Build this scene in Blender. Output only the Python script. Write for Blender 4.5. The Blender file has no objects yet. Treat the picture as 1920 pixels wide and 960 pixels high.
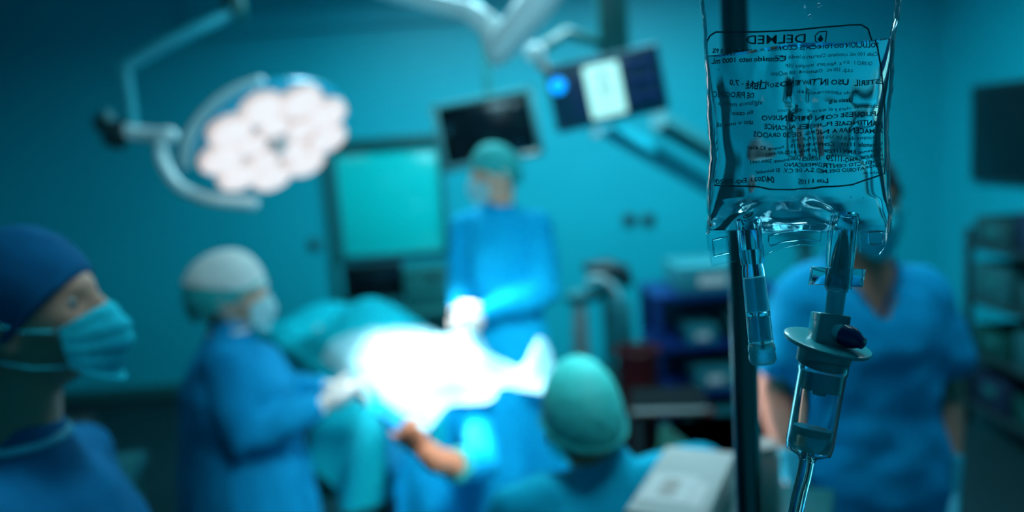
import bpy, bmesh, math, random
from math import sin, cos, pi, radians as R, exp, sqrt
from mathutils import Vector as V, Matrix, noise, Euler

# ------------------------------------------------------------------ camera, world, exposure
scn = bpy.context.scene
COL = scn.collection
CAM_LOC = V((0, 0, 1.75))
CAM_ROT = Matrix.Rotation(R(82), 3, 'X') @ Matrix.Rotation(R(-4), 3, 'Z')
cd = bpy.data.cameras.new('camera')
cd.sensor_width = 36
cd.lens = 28.125
cd.clip_start = .02
cd.dof.use_dof = True
cd.dof.focus_distance = .5
cd.dof.aperture_fstop = 2.5
cam = bpy.data.objects.new('camera', cd)
COL.objects.link(cam)
cam.matrix_world = Matrix.Translation(CAM_LOC) @ CAM_ROT.to_4x4()
scn.camera = cam
scn.view_settings.view_transform = 'Standard'
scn.view_settings.look = 'None'
scn.view_settings.gamma = 1
scn.view_settings.use_curve_mapping = False
scn.view_settings.exposure = .1
try:
    scn.cycles.use_denoising = True
    scn.cycles.caustics_reflective = True
    scn.cycles.sample_clamp_indirect = 4
    scn.cycles.max_bounces = 14
    scn.cycles.transmission_bounces = 12
    scn.cycles.transparent_max_bounces = 24
except Exception:
    pass
w = bpy.data.worlds.new('world'); scn.world = w; w.use_nodes = True
w.node_tree.nodes['Background'].inputs[0].default_value = (.0, .30, .42, 1)
w.node_tree.nodes['Background'].inputs[1].default_value = .045

def area(name, loc, rot, size, energy, color):
    l = bpy.data.lights.new(name, 'AREA'); l.shape = 'RECTANGLE'; l.size, l.size_y = size
    l.energy = energy; l.color = color; l.spread = R(168)
    o = bpy.data.objects.new(name, l); COL.objects.link(o); o.location = loc; o.rotation_euler = rot
    return o
CYAN = (.42, .86, 1.0)
CEIL = 3.1
PANELS = [((1.0, 4.1), 70), ((-.35, 4.3), 50), ((.42, 1.45), 40), ((2.3, 2.6), 2), ((-2.9, 2.2), .6)]  # third panel is an added fill light for the masks, nurse and bag
for (x, y), e in PANELS:
    area('ceiling_panel_lamp', (x, y, CEIL - .06), (0, 0, 0), (1.1, .55), e, CYAN)

def P(px, py, Y):
    d = CAM_ROT @ V(((px - 960) / 1500, (480 - py) / 1500, -1))
    return CAM_LOC + d * (Y / d.y)
CV = lambda x, y, z: CAM_ROT @ V((x, y, z))

# ------------------------------------------------------------------ materials
MATS = {}
def mat(name, c, rough=.6, metal=0, var=.12, scale=8, bump=0, bscale=60, spec=.4, emit=None, es=0, coat=0, trans=0, ior=1.45, sss=0, stretch=None):
    if name in MATS: return MATS[name]
    if rough >= .75: spec = min(spec, .1)
    m = bpy.data.materials.new(name); m.use_nodes = True; nt = m.node_tree; N = nt.nodes; L = nt.links
    b = N['Principled BSDF']
    tc = N.new('ShaderNodeTexCoord'); mp = N.new('ShaderNodeMapping'); L.new(tc.outputs['Object'], mp.inputs[0])
    if stretch: mp.inputs['Scale'].default_value = stretch
    nz = N.new('ShaderNodeTexNoise'); nz.inputs['Scale'].default_value = scale; nz.inputs['Detail'].default_value = 4
    L.new(mp.outputs[0], nz.inputs['Vector'])
    mx = N.new('ShaderNodeMix'); mx.data_type = 'RGBA'
    mx.inputs[6].default_value = (*[v * (1 - var) for v in c], 1); mx.inputs[7].default_value = (*[min(1, v * (1 + var)) for v in c], 1)
    L.new(nz.outputs['Fac'], mx.inputs[0]); L.new(mx.outputs[2], b.inputs['Base Color'])
    b.inputs['Roughness'].default_value = rough; b.inputs['Metallic'].default_value = metal
    b.inputs['Specular IOR Level'].default_value = spec; b.inputs['Coat Weight'].default_value = coat
    b.inputs['Transmission Weight'].default_value = trans; b.inputs['IOR'].default_value = ior
    if emit: b.inputs['Emission Color'].default_value = (*emit, 1); b.inputs['Emission Strength'].default_value = es
    if bump:
        n2 = N.new('ShaderNodeTexNoise'); n2.inputs['Scale'].default_value = bscale; L.new(mp.outputs[0], n2.inputs['Vector'])
        bp = N.new('ShaderNodeBump'); bp.inputs['Strength'].default_value = bump; bp.inputs['Distance'].default_value = .01
        L.new(n2.outputs['Fac'], bp.inputs['Height']); L.new(bp.outputs[0], b.inputs['Normal'])
    MATS[name] = m
    return m
def film_mat(name, tint, gl=.55, rough=.04, base=.03):
    m = bpy.data.materials.new(name); m.use_nodes = True; nt = m.node_tree; N = nt.nodes; L = nt.links
    for n in list(N):
        if n.type != 'OUTPUT_MATERIAL': N.remove(n)
    out = [n for n in N if n.type == 'OUTPUT_MATERIAL'][0]
    t = N.new('ShaderNodeBsdfTransparent'); t.inputs[0].default_value = (*tint, 1)
    g = N.new('ShaderNodeBsdfGlossy'); g.inputs['Roughness'].default_value = rough
    nz = N.new('ShaderNodeTexNoise'); nz.inputs['Scale'].default_value = 90
    bp = N.new('ShaderNodeBump'); bp.inputs['Strength'].default_value = .25; bp.inputs['Distance'].default_value = .002
    tc = N.new('ShaderNodeTexCoord'); L.new(tc.outputs['Object'], nz.inputs['Vector']); L.new(nz.outputs['Fac'], bp.inputs['Height'])
    L.new(bp.outputs[0], g.inputs['Normal'])
    f = N.new('ShaderNodeLayerWeight'); f.inputs[0].default_value = .35; L.new(bp.outputs[0], f.inputs['Normal'])
    mr = N.new('ShaderNodeMapRange'); mr.inputs['To Min'].default_value = base; mr.inputs['To Max'].default_value = gl
    L.new(f.outputs['Facing'], mr.inputs[0])
    mx = N.new('ShaderNodeMixShader'); L.new(mr.outputs[0], mx.inputs[0]); L.new(t.outputs[0], mx.inputs[1]); L.new(g.outputs[0], mx.inputs[2])
    L.new(mx.outputs[0], out.inputs[0])
    return m
def glass_mat(name, tint, ior=1.33, rough=0):
    m = bpy.data.materials.new(name); m.use_nodes = True; nt = m.node_tree; N = nt.nodes; L = nt.links
    for n in list(N):
        if n.type != 'OUTPUT_MATERIAL': N.remove(n)
    out = [n for n in N if n.type == 'OUTPUT_MATERIAL'][0]
    g = N.new('ShaderNodeBsdfGlass'); g.inputs['Color'].default_value = (*tint, 1); g.inputs['IOR'].default_value = ior; g.inputs['Roughness'].default_value = rough
    nz = N.new('ShaderNodeTexNoise'); nz.inputs['Scale'].default_value = 40
    bp = N.new('ShaderNodeBump'); bp.inputs['Strength'].default_value = .04; bp.inputs['Distance'].default_value = .002
    tc = N.new('ShaderNodeTexCoord'); L.new(tc.outputs['Object'], nz.inputs['Vector']); L.new(nz.outputs['Fac'], bp.inputs['Height']); L.new(bp.outputs[0], g.inputs['Normal'])
    L.new(g.outputs[0], out.inputs[0])
    return m

M_wall = mat('wall_paint', (.004, .42, .52), .45, bump=.05, var=.06, scale=2)
M_ceil = mat('ceiling_paint', (.004, .55, .62), .7, var=.05, scale=3)
M_floor = mat('vinyl_floor', (.002, .018, .022), .5, var=.15, scale=3)
M_white = mat('white_enamel', (.88, .94, .92), .3, var=.04, coat=.3)
M_grey = mat('grey_plastic', (.33, .42, .42), .45, var=.06)
M_dark = mat('dark_plastic', (.012, .03, .035), .4, var=.2)
M_black = mat('black_screen', (.003, .007, .010), .12, var=.1)
M_bezel = mat('teal_bezel', (.02, .16, .18), .4, var=.06)
M_navy = mat('navy_panel', (.004, .045, .085), .35, var=.12)
M_steel = mat('brushed_steel', (.50, .62, .66), .22, metal=1, var=.08, scale=30, stretch=(1, 1, .05))
M_teal_dk = mat('dark_teal_laminate', (.012, .13, .13), .35, var=.1)
M_cartblue = mat('blue_cart_metal', (.003, .025, .14), .35, var=.08)
M_gown = mat('blue_gown_fabric', (.0005, .20, .39), .8, var=.12, scale=12, bump=.3, bscale=25)
M_gown2 = mat('navy_gown_fabric', (.0005, .11, .24), .85, var=.15, scale=12, bump=.3, bscale=25)
M_gown3 = mat('bright_gown_fabric', (.001, .42, .74), .8, var=.1, scale=12, bump=.3, bscale=25)
M_scrub = mat('scrub_fabric', (.0005, .31, .58), .8, var=.12, scale=10, bump=.3, bscale=25)
M_capnavy = mat('navy_cap_cloth', (.0006, .075, .17), .85, var=.15, scale=15)
M_capteal = mat('teal_cap_fabric', (.02, .40, .38), .7, var=.14, scale=25, bump=.4, bscale=40)
M_litcrown_neck = mat('lit_crown_neck_fabric', (.72, .66, .62), .7, var=.14, scale=20, bump=.4, bscale=40)  # lamplit tone of the teal cap's crown, also used on the neckline
M_mask = mat('mask_fabric', (.03, .78, .90), .75, var=.06, scale=30, bump=.2, bscale=80)
M_maskw = mat('pale_mask_fabric', (.62, .88, .90), .75, var=.06, scale=30)
M_glove = mat('latex_glove', (.78, .72, .66), .4, var=.06, scale=20)
M_gloveb = mat('teal_glove', (.03, .38, .50), .4, var=.08, scale=20)
M_skin = mat('skin_light', (.85, .38, .25), .5, var=.08, scale=14, bump=.1, bscale=120)
M_skin2 = mat('skin_brown', (.55, .19, .10), .5, var=.1, scale=14, bump=.1, bscale=120)
M_skind = mat('skin_tan', (.50, .22, .15), .5, var=.1, scale=14, bump=.1, bscale=120)
M_hair = mat('dark_hair', (.012, .010, .012), .55, var=.3, scale=60)
M_eye = mat('eye_white', (.2, .2, .2), .15)
M_iris = mat('iris_brown', (.03, .015, .01), .1)
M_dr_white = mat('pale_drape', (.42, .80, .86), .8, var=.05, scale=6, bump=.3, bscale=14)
M_dr_teal = mat('teal_drape', (.004, .60, .70), .8, var=.1, scale=5, bump=.35, bscale=12)
M_dr_blue = mat('blue_drape', (.001, .40, .72), .8, var=.1, scale=5, bump=.35, bscale=12)
M_red = mat('dark_red_plastic', (.055, .006, .008), .4, var=.1)
M_pink = mat('beige_plastic', (.62, .40, .34), .5, var=.08)
M_box = mat('grey_carton', (.72, .60, .55), .6, var=.08, scale=10)
M_label = mat('label_paper', (.98, .78, .73), .6, var=.03)
M_ink = mat('label_ink', (.03, .06, .07), .5, var=.1)
M_green = mat('dark_green_cloth', (.002, .05, .045), .8, var=.15)
M_rubber = mat('black_rubber', (.01, .014, .016), .5, var=.2)

# ------------------------------------------------------------------ mesh helpers
def tag(o, label=None, cat=None, group=None, kind=None):
    if label: o['label'] = label
    if cat: o['category'] = cat
    if group: o['group'] = group
    if kind: o['kind'] = kind
    return o
def empty(name, loc=(0, 0, 0), rotz=0, label=None, cat=None, group=None):
    o = bpy.data.objects.new(name, None); COL.objects.link(o); o.location = loc; o.rotation_euler = (0, 0, rotz)
    o.empty_display_size = .05
    return tag(o, label, cat, group)
class MB:
    def __init__(s): s.b = bmesh.new()
    def box(s, c, size, bev=0, rot=None, segs=2):
        t = bmesh.new(); bmesh.ops.create_cube(t, size=1)
        for v in t.verts: v.co = V((v.co.x * size[0], v.co.y * size[1], v.co.z * size[2]))
        if bev: bmesh.ops.bevel(t, geom=list(t.edges), offset=bev, segments=segs, affect='EDGES', profile=.5)
        m = Matrix.Translation(V(c)) @ (rot.to_4x4() if rot is not None else Matrix.Identity(4))
        s._merge(t, m); return s
    def _merge(s, t, m=None):
        if m is not None: bmesh.ops.transform(t, matrix=m, verts=list(t.verts))
        me = bpy.data.meshes.new('tmp'); t.to_mesh(me); t.free(); s.b.from_mesh(me); bpy.data.meshes.remove(me)
    def sphere(s, c, r, rot=None, seg=20):
        t = bmesh.new(); bmesh.ops.create_uvsphere(t, u_segments=seg, v_segments=max(8, seg // 2), radius=1)
        rr = r if hasattr(r, '__len__') else (r, r, r)
        m = Matrix.Translation(V(c)) @ (rot.to_4x4() if rot is not None else Matrix.Identity(4)) @ Matrix.Diagonal((*rr, 1))
        s._merge(t, m); return s
    def loft(s, pts, rad, ref=(1, 0, 0), seg=16, cap='round', closed=False):
        pts = [V(p) for p in pts]; n = len(pts)
        if not hasattr(rad, '__len__') or (isinstance(rad, tuple) and len(rad) == 2): rad = [rad] * n
        rad = [(r, r) if not hasattr(r, '__len__') else r for r in rad]
        rings = []; ref = V(ref)
        frames = []
        for i, p in enumerate(pts):
            if closed: t = pts[(i + 1) % n] - pts[i - 1]
            else: t = pts[min(i + 1, n - 1)] - pts[max(i - 1, 0)]
            t.normalize()
            a = ref - t * ref.dot(t)
            if a.length < .15: a = t.orthogonal() if not frames else frames[-1][1] - t * frames[-1][1].dot(t)
            a.normalize(); frames.append((t, a, t.cross(a)))
            ref = a if closed or n > 6 else ref
        ex = []
        if cap == 'round' and not closed:
            for k in (82, 56, 28):
                ex.append(k)
        def ring(p, a, b, ra, rb):
            return [s.b.verts.new(p + a * (ra * cos(2 * pi * j / seg)) + b * (rb * sin(2 * pi * j / seg))) for j in range(seg)]
        if ex:
            t, a, b = frames[0]; ra, rb = rad[0]; rm = min(ra, rb)
            for k in ex: rings.append(ring(pts[0] - t * rm * sin(R(k)), a, b, ra * cos(R(k)), rb * cos(R(k))))
        for p, (t, a, b), (ra, rb) in zip(pts, frames, rad): rings.append(ring(p, a, b, ra, rb))
        if ex:
            t, a, b = frames[-1]; ra, rb = rad[-1]; rm = min(ra, rb)
            for k in ex[::-1]: rings.append(ring(pts[-1] + t * rm * sin(R(k)), a, b, ra * cos(R(k)), rb * cos(R(k))))
        m = len(rings)
        for i in range(m if closed else m - 1):
            r0, r1 = rings[i], rings[(i + 1) % m]
            for j in range(seg): s.b.faces.new((r0[j], r0[(j + 1) % seg], r1[(j + 1) % seg], r1[j]))
        if not closed and cap != 'open' and m > 1:
            s.b.faces.new(rings[0][::-1]); s.b.faces.new(rings[-1])
        return s
    def cyl(s, a, b, r, r2=None, seg=20): return s.loft([a, b], [r, r if r2 is None else r2], seg=seg, cap='flat')
    def lathe(s, prof, m=None, seg=32, caps=True):
        t = bmesh.new(); rings = []
        for r, z in prof: rings.append([t.verts.new((max(r, 1e-5) * cos(2 * pi * j / seg), max(r, 1e-5) * sin(2 * pi * j / seg), z)) for j in range(seg)])
        for i in range(len(rings) - 1):
            for j in range(seg): t.faces.new((rings[i][j], rings[i][(j + 1) % seg], rings[i + 1][(j + 1) % seg], rings[i + 1][j]))
        if caps: t.faces.new(rings[0][::-1]); t.faces.new(rings[-1])
        s._merge(t, m); return s
    def grid(s, fn, nu, nv, thick=0):
        t = bmesh.new(); g = [[t.verts.new(fn(i / nu, j / nv)) for j in range(nv + 1)] for i in range(nu + 1)]
        for i in range(nu):
            for j in range(nv): t.faces.new((g[i][j], g[i + 1][j], g[i + 1][j + 1], g[i][j + 1]))
        if thick: bmesh.ops.solidify(t, geom=list(t.faces), thickness=thick)
        s._merge(t); return s
    def build(s, name, m, parent=None, smooth=True, fix=True):
        if fix: bmesh.ops.recalc_face_normals(s.b, faces=list(s.b.faces))
        me = bpy.data.meshes.new(name); s.b.to_mesh(me); s.b.free()
        me.materials.append(m)
        o = bpy.data.objects.new(name, me); COL.objects.link(o)
        if smooth:
            for p in me.polygons: p.use_smooth = True
            try: me.set_sharp_from_angle(angle=R(38))
            except Exception: pass
        if parent: o.parent = parent
        return o
def box(name, c, size, m, parent=None, bev=.004, rot=None): return MB().box(c, size, bev, rot).build(name, m, parent)
def struct(name, c, size, m, bev=0):
    return tag(MB().box(c, size, bev).build(name, m), kind='structure')

def remeshed(mb, name, m, parent, voxel=.008, smooth=3, disp=None):
    o = mb.build('tmp_' + name, m)
    r = o.modifiers.new('r', 'REMESH'); r.mode = 'VOXEL'; r.voxel_size = voxel
    if smooth:
        q = o.modifiers.new('s', 'SMOOTH'); q.factor = .5; q.iterations = smooth
    bpy.context.view_layer.update()
    dg = bpy.context.evaluated_depsgraph_get()
    me = bpy.data.meshes.new_from_object(o.evaluated_get(dg)); me.name = name
    old = o.data; bpy.data.objects.remove(o); bpy.data.meshes.remove(old)
    me.materials.clear(); me.materials.append(m)
    if disp:
        nn = [v.normal.copy() for v in me.vertices]
        for v, n in zip(me.vertices, nn): v.co += n * disp(v.co)
    for p in me.polygons: p.use_smooth = True
    ob = bpy.data.objects.new(name, me); COL.objects.link(ob)
    if parent: ob.parent = parent
    return ob

# ------------------------------------------------------------------ people
def g(x, s): return exp(-(x / s) ** 2)
def head_pt(d):
    x, y, z = d
    px, py, pz = x * .077, y * (.092 if y > 0 else .102), z * .118
    if z < 0:
        k = min(1, -z); px *= 1 - .30 * k * k - .10 * k
        if y < 0: py *= 1 - .45 * k
        else: py *= 1 - .02 * k
    if y > 0:
        f = y ** 1.5
        py += f * (.026 * g(px, .013) * g(pz + .028, .022) + .012 * g(px, .010) * g(pz + .005, .022))   # nose, bridge
        py -= f * .012 * (g(px - .032, .017) + g(px + .032, .017)) * g(pz - .006, .013)                  # sockets
        py += f * .006 * g(pz - .028, .012) * g(px, .05)                                                 # brow
        py += f * .008 * g(px, .022) * (g(pz + .064, .006) + g(pz + .075, .006))                         # lips
        py += f * .012 * g(px, .025) * g(pz + .104, .014)                                                # chin
    return V((px, py, pz))
def add_head(mb, M4):
    t = bmesh.new(); bmesh.ops.create_uvsphere(t, u_segments=64, v_segments=48, radius=1)
    for v in t.verts: v.co = head_pt(v.co)
    mb._merge(t, M4)
    for sx in (1, -1):
        mb.sphere(M4 @ V((sx * .079, -.008, -.012)), (.009, .02, .032), (M4.to_3x3() @ Matrix.Rotation(sx * R(18), 3, 'Z') @ Matrix.Rotation(R(-10), 3, 'X')), 16)
        mb.sphere(M4 @ V((sx * .080, -.004, -.036)), (.008, .010, .012), None, 10)
def add_hand(mb, wr, d, pn, side, curl=.5, spread=.12, inf=0, s=1.0):
    d = V(d).normalized(); pn = V(pn); pn = (pn - d * pn.dot(d)).normalized(); lat = d.cross(pn) * side
    wr = V(wr)
    mb.loft([wr - d * .03, wr, wr + d * .035 * s, wr + d * .07 * s, wr + d * .092 * s], [(.027 + inf, .020 + inf), (.026 + inf, .019 + inf), (.036 + inf, .016 + inf), (.042 + inf, .014 + inf), (.040 + inf, .011 + inf)], lat, 16)
    for i, (off, ln) in enumerate(zip((.031, .0105, -.0105, -.030), (.066, .076, .071, .056))):
        p = wr + d * (.088 - abs(off) * .18) * s + lat * off
        dd = (d + lat * (off / .03) * spread).normalized()
        ax = dd.cross(pn).normalized(); pts = [p - dd * .02, p]; ang = curl * .55 + i * curl * .05
        for q, f in enumerate((.45, .32, .23)):
            dd = (Matrix.Rotation(ang, 3, ax) @ dd).normalized(); p = p + dd * ln * f * s * 1.15; pts.append(p)
            ang = curl * .8
        r0 = .0092 - .0007 * i
        mb.loft(pts, [r0 + inf, r0 + inf, r0 * .93 + inf, r0 * .86 + inf, r0 * .72 + inf], lat, 10)
    p = wr + d * .022 * s + lat * .022
    td = (d * .72 + lat * .62 + pn * .32).normalized()
    p1 = p + td * .045; td2 = (td + d * .35 + pn * .15 * curl).normalized(); p2 = p1 + td2 * .032; p3 = p2 + td2 * .024
    mb.loft([p, p1, p2, p3], [.014 + inf, .0115 + inf, .0105 + inf, .008 + inf], lat, 10)

def lerp(a, b, t): return V(a) * (1 - t) + V(b) * t
def chain(a, b, c, n=4):
    return [lerp(a, b, i / n) for i in range(n)] + [lerp(b, c, i / n) for i in range(n + 1)]
def interp(vals, n):
    out = []
    for i in range(n):
        t = i / (n - 1) * (len(vals) - 1); k = min(int(t), len(vals) - 2); f = t - k
        out.append(vals[k] * (1 - f) + vals[k + 1] * f)
    return out

def person(label, loc, rotz, skin, pose, clothes, group=None):
    """pose: local joints, facing +Y; x>0 is the person's right."""
    root = empty('person', loc, rotz, label, 'person', group)
    H = pose.get('scale', 1.0)
    j = dict(pelvis=V((0, 0, .95)), waist=V((0, 0, 1.10)), chest=V((0, .01, 1.28)), neck=V((0, 0, 1.47)), head=V((0, .02, 1.63)),
             shR=V((.17, 0, 1.395)), elR=V((.24, -.02, 1.12)), wrR=V((.25, .05, .87)), hipR=V((.09, 0, .92)), knR=V((.10, .02, .50)), anR=V((.10, -.02, .09)),
             shL=V((-.17, 0, 1.395)), elL=V((-.24, -.02, 1.12)), wrL=V((-.25, .05, .87)), hipL=V((-.09, 0, .92)), knL=V((-.10, .02, .50)), anL=V((-.10, -.02, .09)))
    for k, v in pose.items():
        if k in j: j[k] = V(v)
    for k in j: j[k] = j[k] * H
    hd = {'R': pose.get('hR'), 'L': pose.get('hL')}
    yaw, pit, rol = [R(a) for a in pose.get('hrot', (0, 0, 0))]
    HM = Matrix.Translation(j['head']) @ (Matrix.Rotation(yaw, 4, 'Z') @ Matrix.Rotation(pit, 4, 'X') @ Matrix.Rotation(rol, 4, 'Y'))
    R3 = HM.to_3x3()
    b = MB()
    add_head(b, HM)
    nk, hdp = j['neck'], HM @ V((0, -.028, -.05))
    b.loft([nk - V((0, 0, .05)), nk, lerp(nk, hdp, .5), hdp], [(.075, .06), (.062, .058), (.055, .057), (.052, .056)], seg=20)
    spine = [j['pelvis'] - V((0, 0, .06)), j['pelvis'], j['waist'], j['chest'], lerp(j['chest'], nk, .6), nk - V((0, 0, .01))]
    b.loft(spine, [(.15, .10), (.17, .12), (.14, .10), (.165, .115), (.135, .086), (.07, .062)], seg=24)
    gloves = clothes.get('gloves')
    hands = []
    for sd, sg in (('R', 1), ('L', -1)):
        b.loft(chain(j['sh' + sd], j['el' + sd], j['wr' + sd]), interp([.050, .047, .043, .044, .036, .027], 9), (0, 1, 0), 16)
        d, pn, curl = hd[sd] or ((j['wr' + sd] - j['el' + sd]), V((-sg, 0, 0)), .5)
        thumb = pose.get('thumb' + sd, sg)
        hands.append((sd, j['wr' + sd], d, pn, thumb, curl))
        add_hand(b, j['wr' + sd], d, pn, thumb, curl)
        hp, kn, an = j['hip' + sd], j['kn' + sd], j['an' + sd]
        b.loft(chain(hp, kn, an), interp([.085, .078, .062, .058, .048, .036], 9), (1, 0, 0), 18)
        ft = pose.get('feet', V((0, 1, 0)))
        b.loft([an + V((0, -.03, -.035)), an + V((0, .04, -.045)), an + V((0, .12, -.058)), an + V((0, .17, -.064))], [(.034, .040), (.038, .036), (.045, .024), (.036, .018)], (1, 0, 0), 14)
    remeshed(b, 'body', skin, root, .0075, 2)
    # eyes
    for sx in (1, -1):
        c = HM @ V((sx * .031, .0672, .006))
        e = MB().sphere(c, .0125, None, 14).build('eye', M_eye, root)
        MB().sphere(c + R3 @ V((0, .0065, 0)), (.0068, .0068, .0068), R3, 12).build('iris', M_iris, e)
    for sd in ('R', 'L'):
        an = j['an' + sd]
        s_ = MB(); s_.loft([an + V((0, -.045, -.04)), an + V((0, .04, -.045)), an + V((0, .12, -.054)), an + V((0, .19, -.06))], [(.042, .044), (.046, .042), (.052, .034), (.042, .026)], (1, 0, 0), 16)
        s_.build('shoe', clothes.get('shoe', M_rubber), root)
    seed = random.random() * 50
    def fold(amp, sx=9, sz=3):
        def f(c):
            a = noise.noise(V((c.x * sx + seed, c.y * sx, c.z * sz)))
            b2 = noise.noise(V((c.x * sx * 2.3, c.y * sx * 2.3 + seed, c.z * sz * 4)))
            return max(-.007, amp * (a * 1.0 + b2 * .45))
        return f
    typ = clothes['type']; M = clothes['mat']
    if typ == 'gown':
        t = MB()
        hem = clothes.get('hem', .38) * H
        pel = j['pelvis']
        cols = [V((pel.x, pel.y, hem)), lerp(V((pel.x, pel.y, hem)), pel, .5), pel, j['waist'], j['chest'], lerp(j['chest'], nk, .55), nk - V((0, 0, .035)), nk + V((0, .004, .012))]
        gth = clothes.get('girth', 1)
        rr = [(.26, .23), (.24, .20), (.21, .17), (.19, .15), (.195, .145), (.165, .11), (.10, .088), (.070, .067)]
        rr = [(a_ * (gth if i < 6 else 1), c_ * (gth if i < 6 else 1)) for i, (a_, c_) in enumerate(rr)]
        if pose.get('seated'):
            cols = cols[2:]; cols[0] = pel - V((0, 0, .08)); rr = rr[2:]
        t.loft(cols, rr, seg=28)
        for sd in ('R', 'L'):
            wr = lerp(j['wr' + sd], j['el' + sd], clothes.get('cuffback', .06))
            t.loft(chain(j['sh' + sd] + V((0, 0, -.005)), j['el' + sd], wr), interp([.066, .072, .070, .066, .058, .046], 9), (0, 1, 0), 18)
            if pose.get('seated'):
                t.loft(chain(j['hip' + sd], j['kn' + sd], lerp(j['an' + sd], j['kn' + sd], .4)), interp([.13, .12, .11, .10, .10, .09], 9), (1, 0, 0), 18)
        ym = lerp(j['chest'], nk, .62)
        t.loft([j['shL'] + V((0, 0, .004)), lerp(j['shL'], ym, .5) + V((0, 0, .012)), ym, lerp(j['shR'], ym, .5) + V((0, 0, .012)), j['shR'] + V((0, 0, .004))], [.066, .070, .074, .070, .066], (0, 1, 0), 18)
        remeshed(t, 'gown', M, root, .012, 3, fold(.014))
        for sd in ('R', 'L'):
            wr = j['wr' + sd]; dr = (j['wr' + sd] - j['el' + sd]).normalized()
            MB().loft([wr - dr * .06, wr - dr * .03, wr + dr * .004], [(.042, .038), (.038, .034), (.034, .030)], (0, 1, 0), 18, cap='flat').build('cuff', clothes.get('cuffmat', M), root)
        cl = MB(); c0 = nk + V((0, .004, .016))
        cl.loft([c0 + V((.068 * cos(a), .064 * sin(a), 0)) for a in [2 * pi * k / 24 for k in range(24)]], .007, (0, 0, 1), 8, closed=True)
        cl.build('neckline', clothes.get('neckmat', M), root)
    else:
        t = MB(); pel = j['pelvis']
        cols = [pel - V((0, 0, .13)), pel, j['waist'], j['chest'], lerp(j['chest'], nk, .55), nk - V((0, 0, .035)), nk + V((0, -.004, .002))]
        t.loft(cols, [(.20, .155), (.195, .15), (.18, .14), (.185, .138), (.155, .105), (.10, .085), (.076, .068)], seg=28)
        for sd in ('R', 'L'):
            sh, el = j['sh' + sd], j['el' + sd]
            t.loft([sh, lerp(sh, el, .3), lerp(sh, el, .58)], [.066, .074, .080], (0, 1, 0), 18)
        ym = lerp(j['chest'], nk, .62)
        t.loft([j['shL'] + V((0, 0, .004)), lerp(j['shL'], ym, .5) + V((0, 0, .012)), ym, lerp(j['shR'], ym, .5) + V((0, 0, .012)), j['shR'] + V((0, 0, .004))], [.066, .070, .074, .070, .066], (0, 1, 0), 18)
        top = remeshed(t, 'scrub_top', M, root, .012, 3, fold(.022, 6, 4))
        bm_ = bmesh.new(); bm_.from_mesh(top.data); zv = nk.z - .115
        kill = [v for v in bm_.verts if v.co.z > zv and v.co.y > .01 and abs(v.co.x - nk.x) < .075 * (v.co.z - zv) / .115]
        bmesh.ops.delete(bm_, geom=kill, context='VERTS'); bm_.to_mesh(top.data); bm_.free()
        t = MB()
        t.loft([pel - V((0, 0, .06)), pel + V((0, 0, .06))], [(.185, .14), (.175, .135)], seg=24)
        for sd in ('R', 'L'):
            t.loft(chain(j['hip' + sd], j['kn' + sd], j['an' + sd] + V((0, 0, .02))), interp([.115, .11, .10, .09, .09, .09], 9), (1, 0, 0), 18)
        remeshed(t, 'trousers', clothes.get('legmat', M), root, .014, 3, fold(.012))
        # v neck band
        vb = MB()
        c0 = nk + V((0, 0, 0))
        vb.loft([c0 + V((-.075, -.01, .005)), c0 + V((-.062, .055, -.025)), c0 + V((-.035, .085, -.062)), c0 + V((0, .104, -.118)), c0 + V((.035, .085, -.062)), c0 + V((.062, .055, -.025)), c0 + V((.075, -.01, .005))], .007, (0, 0, 1), 8)
        vb.build('neck_band', M_gown2, root)
    if gloves:
        for sd, wr, d, pn, th, curl in hands:
            t = MB(); add_hand(t, wr, d, pn, th, curl, inf=.0028)
            dr = V(d).normalized(); pw = (j['wr' + sd] - j['el' + sd]).normalized()
            t.loft([wr - pw * .075, wr - pw * .03, wr + dr * .01], [(.038, .036), (.034, .031), (.030, .024)], (0, 1, 0), 16)
            remeshed(t, 'glove', gloves, root, .005, 2)
    # cap
    cp = clothes.get('cap')
    if cp:
        mt, k, z0f, z0b, puff = cp
        t = bmesh.new(); bmesh.ops.create_uvsphere(t, u_segments=48, v_segments=36, radius=1)
        for v in t.verts:
            d = v.co.copy(); x, y, z = d
            base = V((x * .077, y * (.092 if y > 0 else .102), z * .118)); q = base * k
            if y < 0: q.y += y * puff; q.z -= puff * .3 * (-y) * (z > -.5)
            q *= 1 + .02 * noise.noise(d * 5 + V((seed, 0, 0))) + .012 * noise.noise(d * 13)
            v.co = q
        a = V((0, .1, z0f)); c = V((0, -.1, z0b)); n = (a - c).cross(V((1, 0, 0))).normalized()
        if n.z < 0: n = -n
        r = bmesh.ops.bisect_plane(t, geom=list(t.verts) + list(t.edges) + list(t.faces), plane_co=a, plane_no=n, clear_inner=True)
        bmesh.ops.holes_fill(t, edges=[e for e in t.edges if e.is_boundary], sides=0)
        mb = MB(); mb._merge(t, HM); capo = mb.build('cap', mt, root)
        c2 = clothes.get('cap_lit_top')  # lamplight on top of the cap, painted as a paler shell
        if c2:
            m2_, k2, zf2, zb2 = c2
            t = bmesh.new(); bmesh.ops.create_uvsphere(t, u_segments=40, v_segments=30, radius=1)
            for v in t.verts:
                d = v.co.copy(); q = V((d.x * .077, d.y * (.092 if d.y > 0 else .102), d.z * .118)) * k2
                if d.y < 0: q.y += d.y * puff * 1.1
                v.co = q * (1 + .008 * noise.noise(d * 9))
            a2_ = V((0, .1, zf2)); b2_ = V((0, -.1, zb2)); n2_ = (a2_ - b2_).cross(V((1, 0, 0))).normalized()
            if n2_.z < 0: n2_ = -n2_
            bmesh.ops.bisect_plane(t, geom=list(t.verts) + list(t.edges) + list(t.faces), plane_co=a2_, plane_no=n2_, clear_inner=True)
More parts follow.
